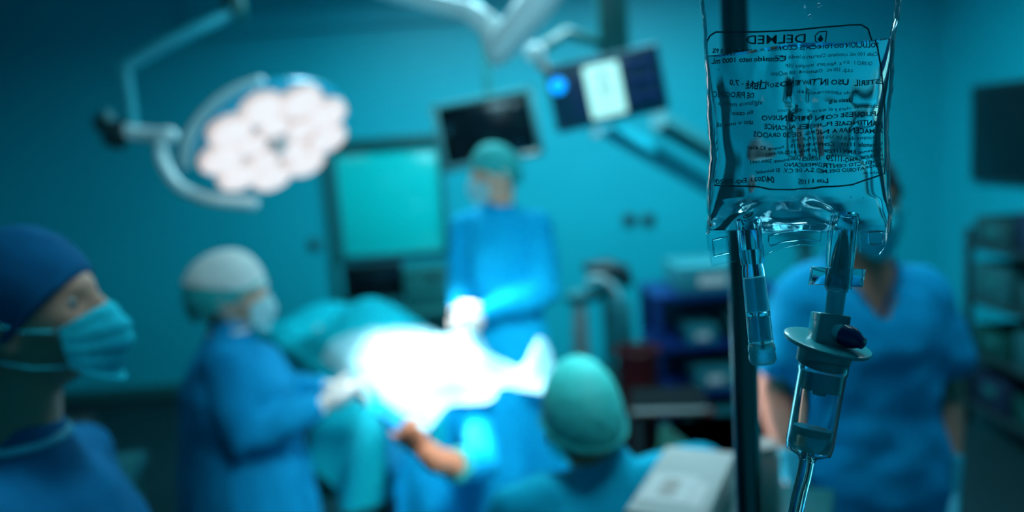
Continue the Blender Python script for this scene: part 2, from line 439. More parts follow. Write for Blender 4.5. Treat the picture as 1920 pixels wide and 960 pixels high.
            bmesh.ops.holes_fill(t, edges=[e for e in t.edges if e.is_boundary], sides=0)
            mb = MB(); mb._merge(t, HM); mb.build('cap_lit_crown', m2_, capo)
        # band along the rim
        rim = []
        nn = 40
        for q in range(nn):
            an = 2 * pi * q / nn; dy = cos(an) * .1; zz = z0b + (z0f - z0b) * (dy + .1) / .2
            sc = sqrt(max(.05, 1 - (zz / .118) ** 2)) * k * 1.0
            yy = cos(an) * (.092 if dy > 0 else .102 + puff) * sc
            zz = z0b + (z0f - z0b) * (yy + .1) / .2
            rim.append(HM @ V((sin(an) * .077 * sc * 1.01, yy * 1.01, zz)))
        MB().loft(rim, (.007, .004), tuple(R3 @ V((0, 0, 1))), 8, closed=True).build('cap_band', mt, capo)
    if clothes.get('hair'):
        t = bmesh.new(); bmesh.ops.create_uvsphere(t, u_segments=36, v_segments=28, radius=1)
        for v in t.verts:
            d = v.co.copy(); q = V((d.x * .077, d.y * (.092 if d.y > 0 else .102), d.z * .118)) * 1.035
            if d.y < 0 and d.z < 0: q.y *= 1 - .25 * -d.z
            v.co = q * (1 + .012 * noise.noise(d * 20))
        a = V((0, .07, .06)); c = V((0, -.06, -.085)); n = V((0, -(a.z - c.z), a.y - c.y)).normalized()
        bmesh.ops.bisect_plane(t, geom=list(t.verts) + list(t.edges) + list(t.faces), plane_co=a, plane_no=n, clear_inner=True)
        bmesh.ops.holes_fill(t, edges=[e for e in t.edges if e.is_boundary], sides=0)
        mb = MB(); mb._merge(t, HM); mb.build('hair', M_hair, root)
    if clothes.get('mask'):
        mt = clothes['mask']
        def mf(u, v):
            th = (u * 2 - 1); zt = -.004 - .018 * abs(th) ** 1.5; zb = -.122 + .042 * abs(th) ** 1.6
            z = zt + (zb - zt) * v; a = th * R(56)
            k = max(0, -(z) / .118); rx = .083 * (1 - .26 * k * k)
            ry = .100 - .004 * k
            y = ry * cos(a) ** .8; y += (.026 * sin(pi * min(1, v * 1.15 + .02)) + .008) * g(th, .42) ; y += .0022 * sin(v * 26) * (1 - th * th)
            return HM @ V((rx * sin(a) * 1.02, y, z))
        mk = MB().grid(mf, 28, 22, .0022).build('face_mask', mt, root)
        for sx in (1, -1):
            MB().loft([HM @ V(q_) for q_ in ((sx * .066, .054, -.024), (sx * .0815, .02, -.014), (sx * .089, -.012, .006), (sx * .091, -.030, -.012), (sx * .088, -.022, -.045), (sx * .074, .02, -.068), (sx * .056, .054, -.078))], .0014, (0, 0, 1), 6).build('ear_loop', mt, mk)
    return root

# ------------------------------------------------------------------ room
XL, XR, YB, YF = -4.2, 3.25, 6.0, -1.2
struct('floor', ((XL + XR) / 2, (YB + YF) / 2, -.05), (XR - XL + .4, YB - YF + .4, .1), M_floor)
struct('ceiling', ((XL + XR) / 2, (YB + YF) / 2, CEIL + .05), (XR - XL + .4, YB - YF + .4, .1), M_ceil)
struct('wall_left', (XL - .05, (YB + YF) / 2, CEIL / 2), (.1, YB - YF + .2, CEIL), M_wall)
struct('wall_right', (XR + .05, (YB + YF) / 2, CEIL / 2), (.1, YB - YF + .2, CEIL), M_wall)
struct('wall_front', ((XL + XR) / 2, YF - .05, CEIL / 2), (XR - XL, .1, CEIL), M_wall)
# back wall with an opening for the pass-through window
W0, W1 = P(632, 400, YB).x, P(838, 400, YB).x
ZB, ZT = .97, 1.80
wb = MB()
wb.box(((XL + W0) / 2, YB + .05, CEIL / 2), (W0 - XL, .1, CEIL))
wb.box(((XR + W1) / 2, YB + .05, CEIL / 2), (XR - W1, .1, CEIL))
wb.box(((W0 + W1) / 2, YB + .05, (ZT + CEIL) / 2), (W1 - W0, .1, CEIL - ZT))
wb.box(((W0 + W1) / 2, YB + .05, ZB / 2), (W1 - W0, .1, ZB))
tag(wb.build('wall_back', M_wall), kind='structure')
wi = empty('window_1'); wi['kind'] = 'structure'
fr = MB(); cx, wz = (W0 + W1) / 2, (ZB + ZT) / 2
M_glassp = mat('frosted_teal_pane', (.004, .68, .66), .22, var=.03, scale=2, coat=.5)
for xx in (W0 + .015, W1 - .015): fr.box((xx, YB - .012, wz), (.03, .05, ZT - ZB), .004)
for zz in (ZB + .012, ZT - .012): fr.box((cx, YB - .012, zz), (W1 - W0, .05, .024), .004)
fr.build('window_frame', M_bezel, wi)
MB().box((cx, YB + .02, wz), (W1 - W0 - .05, .02, ZT - ZB - .04), .002).build('frosted_pane', M_glassp, wi)
tr = struct('trim_1', (cx + .03, YB - .03, ZT + .035), (W1 - W0 + .12, .06, .05), M_teal_dk, .004)
tr2 = struct('trim_2', (W0 - .05, YB - .02, 1.0), (.05, .04, 2.0), M_teal_dk, .004)
struct('baseboard_back', (-2.0, YB - .01, .05), (4.2, .02, .1), M_teal_dk, .002)
struct('baseboard_right', (XR - .01, 2.6, .05), (.02, 6.6, .1), M_teal_dk, .002)
struct('trim_3', (cx + .0 - .25, YB - .03, 2.88), (2.2, .06, .44), M_wall)
# ceiling lights (out of view above, they light the room)
M_lit = mat('light_diffuser', (.7, .9, .95), .5, emit=(.5, .9, 1), es=2)
for k, ((x, y), e) in enumerate(PANELS):
    r = empty('ceiling_light', (x, y, CEIL), 0, 'flat rectangular ceiling light panel set in the ceiling ' + ('above the far surgeon', 'beyond the surgical lamp', 'added as fill over the drip stand', 'over the right side of the room', 'over the left side of the room')[k], 'ceiling light', 'ceiling light panels')
    f = MB()
    for sx in (-.58, .58): f.box((sx, 0, -.02), (.04, .64, .04), .004)
    for sy in (-.3, .3): f.box((0, sy, -.02), (1.12, .04, .04), .004)
    f.build('frame', M_white, r); box('diffuser', (0, 0, -.015), (1.12, .56, .02), M_lit, r)

# wall outlets
for px, lab in ((1180, 'left of the two'), (1215, 'right of the two')):
    p = P(px, 412, YB)
    r = empty('gas_outlet', (p.x, YB, p.z), 0, 'dark round gas outlet on the back wall, ' + lab, 'outlet', 'gas outlets on the back wall')
    MB().lathe([(.055, 0), (.055, .012), (.048, .018), (.03, .018)], Matrix.Rotation(R(90), 4, 'X')).build('cover_plate', M_bezel, r)
    MB().lathe([(.034, .012), (.034, .03), (.028, .036), (.012, .036)], Matrix.Rotation(R(90), 4, 'X')).build('socket', M_dark, r)
p = P(590, 458, YB)
r = empty('light_switch', (p.x, YB, p.z), 0, 'small square switch on the wall left of the frosted window', 'switch')
box('cover_plate', (0, -.008, 0), (.09, .016, .09), M_bezel, r); box('rocker', (0, -.02, 0), (.04, .012, .055), M_teal_dk, r, .002)

# ------------------------------------------------------------------ desk under the window, monitor on it
r = empty('counter', (cx + .1, YB - .35, 0), 0, 'low dark teal counter under the frosted window', 'counter')
box('worktop', (0, 0, .64), (1.3, .62, .04), M_teal_dk, r, .006)
box('carcass', (0, .03, .31), (1.24, .54, .62), M_teal_dk, r, .004)
for k in range(3):
    d = box('door', (-.41 + k * .41, -.25, .32), (.39, .02, .54), M_teal_dk, r, .004)
    MB().cyl((-.41 + k * .41 + .15, -.275, .45), (-.41 + k * .41 + .15, -.275, .55), .006).build('handle', M_steel, d)
p = P(700, 535, YB - .5)
r = empty('desk_monitor', (p.x, YB - .45, .66), R(8), 'black computer monitor on the low counter under the window', 'monitor')
box('casing', (0, 0, .20), (.42, .04, .26), M_dark, r, .008); box('screen', (0, -.021, .205), (.39, .004, .225), M_black, r, .001)
box('neck', (0, .03, .06), (.05, .03, .12), M_dark, r, .006); box('foot', (0, .02, .008), (.22, .16, .016), M_dark, r, .006)
r = empty('storage_case', (cx + .32, YB - .38, .66), 0, 'dark green closed case on the low counter right of the black monitor', 'case')
box('shell', (0, 0, .12), (.42, .3, .24), M_teal_dk, r, .02); box('lid', (0, 0, .255), (.43, .31, .03), M_teal_dk, r, .01)
box('latch', (0, -.155, .22), (.05, .012, .05), M_dark, r, .003)

# ------------------------------------------------------------------ hanging screens
M_chrome = mat('black_gloss_tube', (.004, .009, .011), .13, var=.06, scale=30, spec=.9, coat=1, stretch=(1, 1, .05))
def tilt_frame(c, xdir, zdir):
    x = V(xdir).normalized(); z = V(zdir); z = (z - x * z.dot(x)).normalized(); y = z.cross(x)
    return Matrix.Translation(c) @ Matrix((x, y, z)).transposed().to_4x4()
def place(o, M4): o.matrix_world = M4; return o
# screen one: behind the far surgeon
Y1 = 4.5
TL, TR, BL, BR = P(803, 199, Y1), P(995, 161, Y1), P(842, 320, Y1), P(1016, 296, Y1)
c1 = (TL + TR + BL + BR) / 4; wd = (TR - TL).length; ht = (TL - BL).length * 1.02
r = place(empty('ceiling_monitor', label='flat monitor with black screen and pale grey frame hanging behind the far surgeon', cat='monitor'), tilt_frame(c1, TR - TL, TL - BL))
f = MB(); bw = .034
f.box((0, .02, 0), (wd, .04, ht), .012)
f.build('casing', M_bezel, r)
fr = MB()
for sx in (-1, 1): fr.box((sx * (wd / 2 - bw / 2), -.008, 0), (bw, .02, ht), .006)
for sz, hh in ((1, bw * .8), (-1, bw * 1.1)): fr.box((0, -.008, sz * (ht / 2 - hh / 2)), (wd, .02, hh), .006)
fr.build('bezel', mat('monitor_bezel', (.06, .21, .22), .5), r)
box('screen', (0, -.004, 0), (wd - 2 * bw + .01, .006, ht - bw * 1.8 + .01), M_black, r, .001)
MB().box((wd * .36, -.02, -ht / 2 + .02), (.09, .008, .016), .003).build('button_strip', M_pink, r)
MB().box((0, .06, .02), (.14, .06, .14), .01).build('mount_plate', M_grey, r)
m_arm = MB(); m_arm.loft([(0, .09, .02), (.05, .13, .25), (.08, .15, .55), (.1, .15, CEIL - c1.z + .02)], .022, (1, 0, 0), 14); m_arm.build('ceiling_arm', M_teal_dk, r)
# screen two: equipment pendant panel with lit display
Y2 = 3.55
TL, TR, BL, BR = P(1022, 122, Y2), P(1235, 74, Y2), P(1048, 246, Y2), P(1252, 218, Y2)
c2 = (TL + TR + BL + BR) / 4; wd = (TR - TL).length; ht = (TL - BL).length
r2 = place(empty('control_console', label='dark control panel with pale lit display and glowing blue round button', cat='console'), tilt_frame(c2, TR - TL, TL - BL))
S = wd / 216.
def q2(px, py):    # point on the panel face measured along its own edges
    a = ((px - 1022) - (py - 122) * .2) / 213; b = ((py - 122) + (px - 1022) * .2) / 127
    return (a - .5) * wd, (.5 - b) * ht
box('casing', (0, .03, 0), (wd, .06, ht), M_bezel, r2, .014)
box('front_plate', (0, -.004, 0), (wd - .012, .012, ht - .012), M_navy, r2, .004)
M_disp = mat('lit_display', (.5, .8, .75), .3, emit=(.42, .88, .80), es=.85, var=.02)
dx, dz = q2(1131, 166)
dsp = box('display', (dx, -.013, dz), (.155, .008, .225), M_disp, r2, .003)
MB().lathe([(.016, -.001), (.016, .001), (.008, .0012)], Matrix.Translation((dx, -.018, dz + .06)) @ Matrix.Rotation(R(90), 4, 'X')).build('display_icon', M_ink, dsp)
for k, xx in enumerate((-.016, .004, .018)):
    MB().box((dx + xx + .004, -.018, dz + .002), (.010 if k else .018, .002, .022), .0008).build('display_digit', M_ink, dsp)
MB().box((dx, -.018, dz - .06), (.09, .0015, .003)).build('display_rule', M_bezel, dsp)
bx_, bz_ = q2(1046, 156)
M_led = mat('blue_button_light', (.0, .3, .9), .3, emit=(.0, .32, 1.0), es=1.6, var=.05)
MB().lathe([(.034, 0), (.034, .012), (.028, .014)], Matrix.Translation((bx_, -.008, bz_)) @ Matrix.Rotation(R(90), 4, 'X')).build('round_button', M_led, r2)
MB().lathe([(.042, 0), (.042, .008), (.034, .009)], Matrix.Translation((bx_, -.004, bz_)) @ Matrix.Rotation(R(90), 4, 'X')).build('button_ring', M_dark, r2)
M_navyb = mat('navy_keys', (.004, .03, .16), .35, var=.1)
for i in range(2):
    for k in range(3):
        MB().lathe([(.024, 0), (.024, .009), (.018, .012)], Matrix.Translation((wd * (.24 + .13 * i), -.010, ht * (.27 - .25 * k))) @ Matrix.Rotation(R(90), 4, 'X')).build('key', M_navyb, r2)
for k in range(3): MB().box((-wd * .27, -.012, ht * (.18 - .2 * k)), (.03, .01, .035), .003).build('key', M_navyb, r2)
kn_ = P(1118, 250, Y2 - .03) - c2
loc = r2.matrix_world.inverted() @ P(1118, 250, Y2 - .02)
MB().sphere(loc, (.022, .02, .020)).build('knob', M_white, r2)
# ceiling pendant column that carries it
pc = P(1147, 30, 4.0)
r = empty('pendant_column', (pc.x, 4.0, 0), 0, 'dark teal square ceiling column above the control panel', 'ceiling column')
box('column', (0, 0, (CEIL + 2.0) / 2), (.14, .14, CEIL - 2.0), M_teal_dk, r, .01)
box('bracket', (0, -.14, 2.0), (.08, .34, .07), M_teal_dk, r, .01)
box('ceiling_flange', (0, 0, CEIL - .02), (.26, .26, .04), M_teal_dk, r, .01)
# long diagonal arm from behind the panel down to the right
r = empty('support_arm', label='long teal boxed arm running down right from the control panel', cat='arm')
a0, a1 = P(1135, 236, 3.9), P(1500, 446, 5.1)
b_ = MB(); b_.loft([a0, lerp(a0, a1, .5), a1], (.045, .05), (0, 1, 0), 4, cap='flat'); b_.build('arm_beam', mat('arm_teal', (.01, .42, .52), .35), r)
a2, a3 = P(1235, 226, 4.1), P(1520, 392, 5.2)
b_ = MB(); b_.loft([a2, a3], (.07, .06), (0, 1, 0), 4, cap='flat'); b_.build('rear_beam', M_bezel, r)
b_ = MB(); b_.loft([V((a1.x + .05, 5.15, a1.z + .2)), V((a1.x + .05, 5.15, 0.03))], .05, (1, 0, 0), 14); b_.build('upright', M_bezel, r)
MB().lathe([(.22, 0), (.22, .03), (.06, .05)], Matrix.Translation((a1.x + .05, 5.15, 0))).build('base', M_dark, r)

# upper white lamp arms near the ceiling
r = empty('ceiling_lamp_arm', label='white jointed ceiling boom, two thick arms meeting at a knuckle at the top centre', cat='lamp arm')
Yk = 3.3
b_ = MB(); b_.loft([P(700, -28, 3.5), P(800, 2, 3.45), P(880, 22, 3.4), P(930, 58, Yk)], [(.045, .04), (.045, .04), (.05, .045), (.05, .05)], (0, 1, 0), 18); b_.build('left_arm', M_white, r)
b_ = MB(); b_.loft([P(1085, -110, 3.0), P(1010, 0, 3.1), P(940, 90, 3.25)], [(.07, .07), (.07, .07), (.062, .062)], (0, 1, 0), 20); b_.build('right_arm', M_white, r)
MB().loft([P(925, 62, Yk), P(932, 105, Yk)], [(.055, .055), (.045, .045)], (1, 0, 0), 20).build('knuckle', M_white, r)
b_ = MB(); p0 = P(1085, -110, 3.0); b_.cyl(p0, (p0.x, p0.y, CEIL), .06); b_.build('drop_tube', M_white, r)
p1 = P(700, -28, 3.5); MB().cyl(p1, (p1.x, p1.y, CEIL), .045).build('drop_tube', M_white, r)
r = empty('joint', (0, 0, 0), 0, 'small pale round joint beside the upper left corner of the control panel', 'joint')
MB().sphere(P(1003, 100, 3.5), (.045, .04, .045)).build('ball', M_white, r)
b_ = MB(); b_.loft([P(1003, 104, 3.5), P(1022, 128, 3.53)], .022, (0, 1, 0), 14); b_.build('stub', M_pink, r)
b_ = MB(); b_.loft([P(1003, 98, 3.5), P(1060, 60, 3.7), pc * 0 + V((pc.x - .05, 4.0, 2.2))], .026, (0, 1, 0), 14); b_.build('link_arm', M_teal_dk, r)

# ------------------------------------------------------------------ surgical lamp
YL = 3.35
LC = P(518, 264, YL)
LN = CV(.49, -.79, .36)            # direction the lamp shines in
up = V((0, 0, 1)); lx = up.cross(LN).normalized(); ly = LN.cross(lx)
LM = Matrix.Translation(LC) @ Matrix((lx, ly, LN)).transposed().to_4x4()
lamp = place(empty('surgical_lamp', label='large round surgical lamp with clustered white LEDs hanging over the table', cat='surgical lamp'), LM)
RD = .298
M_house = mat('lamp_housing', (.01, .60, .85), .3, coat=.4)
MB().lathe([(.05, -.11), (.16, -.10), (.28, -.07), (RD + .02, -.04), (RD + .028, -.015), (RD + .018, -.004), (RD - .02, -.006), (.0, -.006)], None, 64, caps=False).build('housing', M_house, lamp)
M_ledw = mat('lamp_led', (.3, .29, .29), .3, emit=(1, .95, .97), es=.78, var=.01)
M_rim = mat('lamp_reflector', (.4, .3, .27), .3, emit=(1, .84, .80), es=.52, var=.02)
def pod(x, y, rad):
    o = MB().lathe([(rad * 1.06, -.01), (rad * 1.06, .012), (rad * .98, .018), (.0, .018)], Matrix.Translation((x, y, 0)), 28).build('led_module', M_rim, lamp)
    MB().lathe([(rad * .90, .018), (rad * .86, .024), (rad * .5, .030), (0, .032)], Matrix.Translation((x, y, 0)), 28).build('lens', M_ledw, o)
ang0 = None
q = lamp.matrix_world.inverted() @ P(487, 356, YL - .1); ga = math.atan2(q.y, q.x)
for k in range(9):
    a = ga + 2 * pi * (k + .5) / 9
    pod(.230 * cos(a), .230 * sin(a), .085)
for k in range(5):
    a = ga + pi + 2 * pi * k / 5
    pod(.108 * cos(a), .108 * sin(a), .060)
MB().lathe([(.034, -.01), (.034, .03), (.028, .045), (.022, .05), (.0, .05)], None, 24).build('grip', mat('lamp_grip', (.75, .72, .70), .4), lamp)
# yoke, arms
YA = YL
def arcp(pts, n=24):
    out = []
    for i in range(len(pts) - 1):
        p0, p1, p2, p3 = pts[max(0, i - 1)], pts[i], pts[i + 1], pts[min(len(pts) - 1, i + 2)]
        for k in range(n // (len(pts) - 1)):
            t = k / (n // (len(pts) - 1))
            out.append(.5 * ((2 * p1) + (p2 - p0) * t + (2 * p0 - 5 * p1 + 4 * p2 - p3) * t * t + (3 * p1 - p0 - 3 * p2 + p3) * t ** 3))
    return out + [pts[-1]]
def lampart(name, pts, rad, m=None):
    o = MB().loft([lamp.matrix_world.inverted() @ p for p in arcp(pts)], rad, (0, 0, 1), 14).build(name, m or M_white, lamp); return o
M_armw = mat('lamp_arm_enamel', (.24, .60, .64), .35); M_armd = mat('upper_arm_enamel', (.03, .36, .42), .4)
lampart('yoke', [P(303, 258, 3.35), P(304, 300, 3.35), P(335, 348, 3.33), P(395, 374, 3.3), P(474, 382, 3.3)], .024, M_white)
lampart('yoke_rear', [P(345, 308, 3.3), P(352, 262, 3.3), P(390, 208, 3.32), P(438, 173, 3.34), P(488, 155, 3.36)], (.03, .022), M_white)
lampart('swivel_arm', [P(318, 254, 3.36), P(280, 253, 3.4), P(226, 246, 3.4)], .032, M_white)
lampart('drop_arm', [P(247, 232, 3.42), P(241, 185, 3.42), P(232, 128, 3.42)], .026, M_armd)
lampart('upper_arm', [P(232, 128, 3.42), P(300, 88, 3.5), P(370, 54, 3.6), P(440, 20, 3.75)], .028, M_armd)
pe = P(440, 20, 3.75)
lampart('ceiling_post', [pe, V((pe.x, pe.y, CEIL))], .05, M_teal_dk)
lampart('counterweight', [P(222, 250, 3.4), P(198, 232, 3.45)], (.05, .05), M_dark)
lampart('brake_knob', [P(205, 262, 3.42), P(222, 268, 3.4)], (.03, .03), M_dark)
lampart('side_lever', [P(216, 245, 3.4), P(203, 213, 3.4)], .018, M_armw)
sp = bpy.data.lights.new('surgical_lamp_beam', 'SPOT'); sp.energy = 640; sp.color = (.92, .98, 1.0); sp.spot_size = R(52); sp.spot_blend = .6; sp.shadow_soft_size = .16
so = bpy.data.objects.new('surgical_lamp_beam', sp); COL.objects.link(so)
TGT = V((.03, 2.68, .95)); so.location = LC + LN * .10
so.rotation_euler = (TGT - so.location).to_track_quat('-Z', 'Y').to_euler()
# the second lamp head hangs above the frame from the white boom
L2 = V((.36, 1.42, 2.45)); N2 = (V((.02, 2.4, .95)) - L2).normalized()
lx2 = V((0, 0, 1)).cross(N2).normalized(); ly2 = N2.cross(lx2)
lamp2 = lamp.copy(); COL.objects.link(lamp2); lamp2['label'] = 'second round surgical lamp above the near end of the table'
lamp2.matrix_world = Matrix.Translation(L2) @ Matrix((lx2, ly2, N2)).transposed().to_4x4()
lamp['group'] = lamp2['group'] = 'surgical lamps'
for ch in list(lamp.children):
    if ch.name.split('.')[0] in ('housing', 'led_module', 'grip'):
        c_ = ch.copy(); COL.objects.link(c_); c_.parent = lamp2
        for gch in ch.children:
            d_ = gch.copy(); COL.objects.link(d_); d_.parent = c_
iv2 = lamp2.matrix_world.inverted()
MB().loft([iv2 @ (L2 - N2 * .1), iv2 @ (L2 - N2 * .25), iv2 @ V((.36, 1.25, CEIL))], .03, (1, 0, 0), 14).build('drop_arm', M_white, lamp2)
s2 = bpy.data.lights.new('second_lamp_beam', 'SPOT'); s2.energy = 210; s2.color = (.80, .96, 1.0); s2.spot_size = R(56); s2.spot_blend = .7; s2.shadow_soft_size = .18
s2o = bpy.data.objects.new('second_lamp_beam', s2); COL.objects.link(s2o); s2o.location = L2 + N2 * .13
s2o.rotation_euler = N2.to_track_quat('-Z', 'Y').to_euler()

# ------------------------------------------------------------------ operating table, patient, drapes
TA = V((-.5, .866, 0)); TB_ = V((.866, .5, 0)); T0 = V((-.10, 2.5, 0)); HW = .29
rz = math.atan2(TB_.y, TB_.x)
TM = Matrix.Translation(T0) @ Matrix.Rotation(rz, 4, 'Z')
tb = place(empty('operating_table', label='padded operating table under the drapes on a column base', cat='operating table'), TM)
box('pad', (0, .95, .83), (.52, 1.9, .08), M_dark, tb, .02)
box('table_frame', (0, .95, .775), (.5, 1.86, .03), M_steel, tb, .006)
box('column', (0, .95, .42), (.22, .34, .68), M_steel, tb, .02)
box('base', (0, .95, .05), (.45, 1.1, .1), M_grey, tb, .02)
def bodyh(s, t):
    """height of the cloth above the pad: torso, knees, folded cloth peaks"""
    h = .03
    wdt = .20 if s < .8 else .16
    h += .09 * max(0, 1 - (t / .27) ** 2) ** .7 * (g(s - .6, .6))
    h += .13 * g(s - 1.15, .24) * g(t, .22)
    h += .10 * g(s - 1.73, .12) * g(t, .2)
    h += .05 * g(s - .25, .1) * g(t - .10, .07) + .04 * g(s - .12, .08) * g(t + .12, .08)
    return h
def drape(name, s0, s1, t0, t1, m, lift, label, end=False, hemf=None, bumps=(), ns=70, nt=90, flare=.05, fs=18, hemdrop=None):
    def f(u, v):
        s = s0 + (s1 - s0) * u; t = t0 + (t1 - t0) * v
        if hemf: s, t = hemf(s, t, u, v)
        ca = max(0, abs(t) - HW); sg = 1 if t > 0 else -1
        ea = max(0, -s) if end else 0
        tc, sc = max(-HW, min(HW, t)), (max(0, s) if end else s)
        h = bodyh(sc, tc)
        ed = min(1, (HW - abs(tc)) / .06) if abs(tc) < HW else 0
        h = h * (.25 + .75 * ed) + lift
        for (bs, bt, bh, br) in bumps: h += bh * g(sc - bs, br) * g(tc - bt, br)
        nf = noise.noise(V((s * 5, t * 5, lift * 50))) * .012 + noise.noise(V((s * 14, t * 14, lift * 50 + 3))) * .006
        z = .87 + h + nf - ca - ea
        drop = min(1, ca * 4); dre = min(1, ea * 4)
        out = ca * .10 + flare * drop * (.5 + .5 * sin(s * fs + 2 * noise.noise(V((s * 3, 0, lift)))))
        oute = ea * .08 + flare * dre * (.5 + .5 * sin(t * fs * 1.4 + 1 + 2 * noise.noise(V((t * 3, 4, lift)))))
        x = tc + sg * out * (1 if ca > 0 else 0) ; y = sc - oute
        if ea > 0: x = tc + sg * min(ca, .3) * .5
        return V((x, y, z))
    o = MB().grid(f, ns, nt, .003)
    # weld happens in grid; object in table space
    ob = o.build(name, m); ob.matrix_world = TM; tag(ob, label, 'drape', 'drapes over the operating table')
    return ob
drape('surgical_drape', -.72, .95, -.42, .75, M_dr_blue, .006, 'bright blue drape hanging in folds down the near end of the table', end=True, fs=16, flare=.06, ns=90)
drape('surgical_drape', .75, 1.95, -.50, .70, M_dr_teal, .012, 'teal drape humped over the far end of the table', bumps=((1.05, .02, .04, .2),))
def hem1(s, t, u, v):
    s += .05 * noise.noise(V((t * 7, 1, 0))) * (1 - u) + .03 * sin(t * 30) * (1 - u)
    return s, t
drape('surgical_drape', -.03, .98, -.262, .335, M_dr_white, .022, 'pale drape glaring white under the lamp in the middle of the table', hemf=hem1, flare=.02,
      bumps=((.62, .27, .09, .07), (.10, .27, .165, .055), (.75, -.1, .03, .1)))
# teal corner hanging at the near left of the table
def cr(u, v):
    # triangle-like cloth: top edge along the table's left edge, falling outwards
    a = lerp((-.32, .62, .93), (-.16, -.03, .93), u); ln = .06 + .33 * sin(pi * min(1, u * .75 + .2)) 
    d = V((-.42 - .12 * (1 - u), -.18, -1.0)).normalized()
    p = a + d * (ln * v)
    p += V((-.9, -.3, 0)) * (.03 * sin(u * 15 + v) * v) + V((0, 0, .05 * sin(pi * v)))
    return p
cn = MB().grid(cr, 50, 40, .003).build('surgical_drape', M_dr_teal); cn.matrix_world = TM
tag(cn, 'teal drape corner spreading down from the near left edge of the table', 'drape', 'drapes over the operating table')

# patient (body lies under the drapes, one bare forearm shows at the near end)
pt = place(empty('person', label='patient under the drapes with one bare brown arm bent out at the near end', cat='person'), TM)
b = MB()
b.sphere((0, .30, .90), (.065, .09, .055)); b.loft([(0, .36, .90), (0, .44, .90)], .035)
b.loft([(0, .48, .90), (0, .62, .90), (0, .85, .90), (0, 1.0, .90)], [(.15, .045), (.16, .05), (.14, .05), (.15, .05)], (1, 0, 0), 20)
for sx in (1, -1):
    b.loft([(sx * .09, 1.0, .90), (sx * .09, 1.2, .93), (sx * .09, 1.66, .90)], [.05, .042, .026]); b.loft([(sx * .09, 1.66, .90), (sx * .09, 1.72, .915)], [.024, .02])
def TI(p): return TM.inverted() @ p
shp, e0, e1, e2 = TI(P(880, 770, 2.62)), TI(P(855, 872, 2.12)), TI(P(815, 862, 2.07)), TI(P(786, 832, 2.07))
e0b = TI(P(905, 870, 2.25))
b.loft([(-.1, .5, .90), (-.08, .25, .88), (-.08, .02, .87), e0b, e0, e1, lerp(e1, e2, .5)], [.035, .035, .035, .036, .036, .036, .033], (0, 0, 1), 16)
add_hand(b, lerp(e1, e2, .45), e2 - e1, TI(P(900, 800, 2.3)) - e1, 1, 1.3, s=.85)
remeshed(b, 'body', M_skin2, pt, .007, 2)
sl = MB(); sl.loft([(-.08, .10, .85), (-.08, -.03, .86), lerp((-.08, -.02, .87), e0b, .6), e0b, lerp(e0b, e0, .98)], [.04, .055, .055, .05, .046], (0, 0, 1), 16, cap='flat'); sl.build('sleeve', M_dr_blue, pt)
MB().loft([lerp(e0b, e0, .9), lerp(e0b, e0, 1.05)], [.05, .047], (0, 0, 1), 16, cap='flat').build('cuff', M_capteal, pt)

# ------------------------------------------------------------------ staff
def wp(px, py, Y): return P(px, py, Y)
def local(loc, rotz, p): return Matrix.Rotation(-rotz, 3, 'Z') @ (V(p) - V(loc))

# near left assistant in profile
person('person in navy cap and teal mask in profile, near the camera at the left edge', (-.75, 1.14, 0), R(-84), M_skind,
       dict(scale=.96, hrot=(0, 6, 0), head=(0, .05, 1.62), neck=(0, 0, 1.41), shR=(.17, 0, 1.32), shL=(-.17, 0, 1.32), chest=(0, .01, 1.24), wrR=(.2, .25, 1.0), elR=(.25, .02, 1.12), wrL=(-.2, .2, .95), elL=(-.26, -.02, 1.12)),
       dict(type='gown', mat=M_gown2, cap=(M_capnavy, 1.09, .062, -.10, .03), mask=M_mask, gloves=M_glove, neckmat=M_gloveb, hair=True))

# assistant left of the table
loc = V((-.90, 2.45, 0)); rz_ = R(-80)
sc_ = .83
hl = local(loc, rz_, wp(622, 752, 2.5)) / sc_; hr = local(loc, rz_, wp(592, 765, 2.34)) / sc_
person('person in blue gown and teal cap painted lamplit standing left of the table, hands forward', loc, rz_, M_skin,
       dict(scale=sc_, hrot=(0, -4, 0), head=(0, .03, 1.625), wrR=hr, elR=(.24, .06, 1.13), wrL=local(loc, rz_, wp(606, 728, 2.58)) / sc_, elL=(-.26, .10, 1.14),
            hR=(V((-.35, 1, .12)), V((-.6, 0, .6)), .25), hL=(V((.35, 1, -.1)), V((.6, 0, -.5)), .35)),
       dict(type='gown', mat=M_gown, cap=(M_capteal, 1.15, .045, -.07, .03), cap_lit_top=(M_litcrown_neck, 1.175, .02, .035), mask=M_maskw, gloves=M_glove, neckmat=M_litcrown_neck, girth=1.15))

# far surgeon behind the table
loc = V((-.04, 3.44, 0)); rz_ = R(155)
person('person in bright blue gown, teal cap and pale mask behind the table, hands clasped', loc, rz_, M_skin,
       dict(scale=1.0, hrot=(-42, -8, 0), head=(0, .03, 1.63), wrR=(.13, .20, 1.09), elR=(.22, .00, 1.13), wrL=(.0, .22, 1.07), elL=(-.21, .04, 1.12),
            hR=(V((-.5, .5, -.35)), V((-.5, -.5, -.3)), .55), hL=(V((.55, .5, -.4)), V((.5, -.6, 0)), .6)),
       dict(type='gown', mat=M_gown3, cap=(M_capteal, 1.10, .05, -.06, .015), mask=M_maskw, gloves=M_glove, hem=.5, girth=.86))

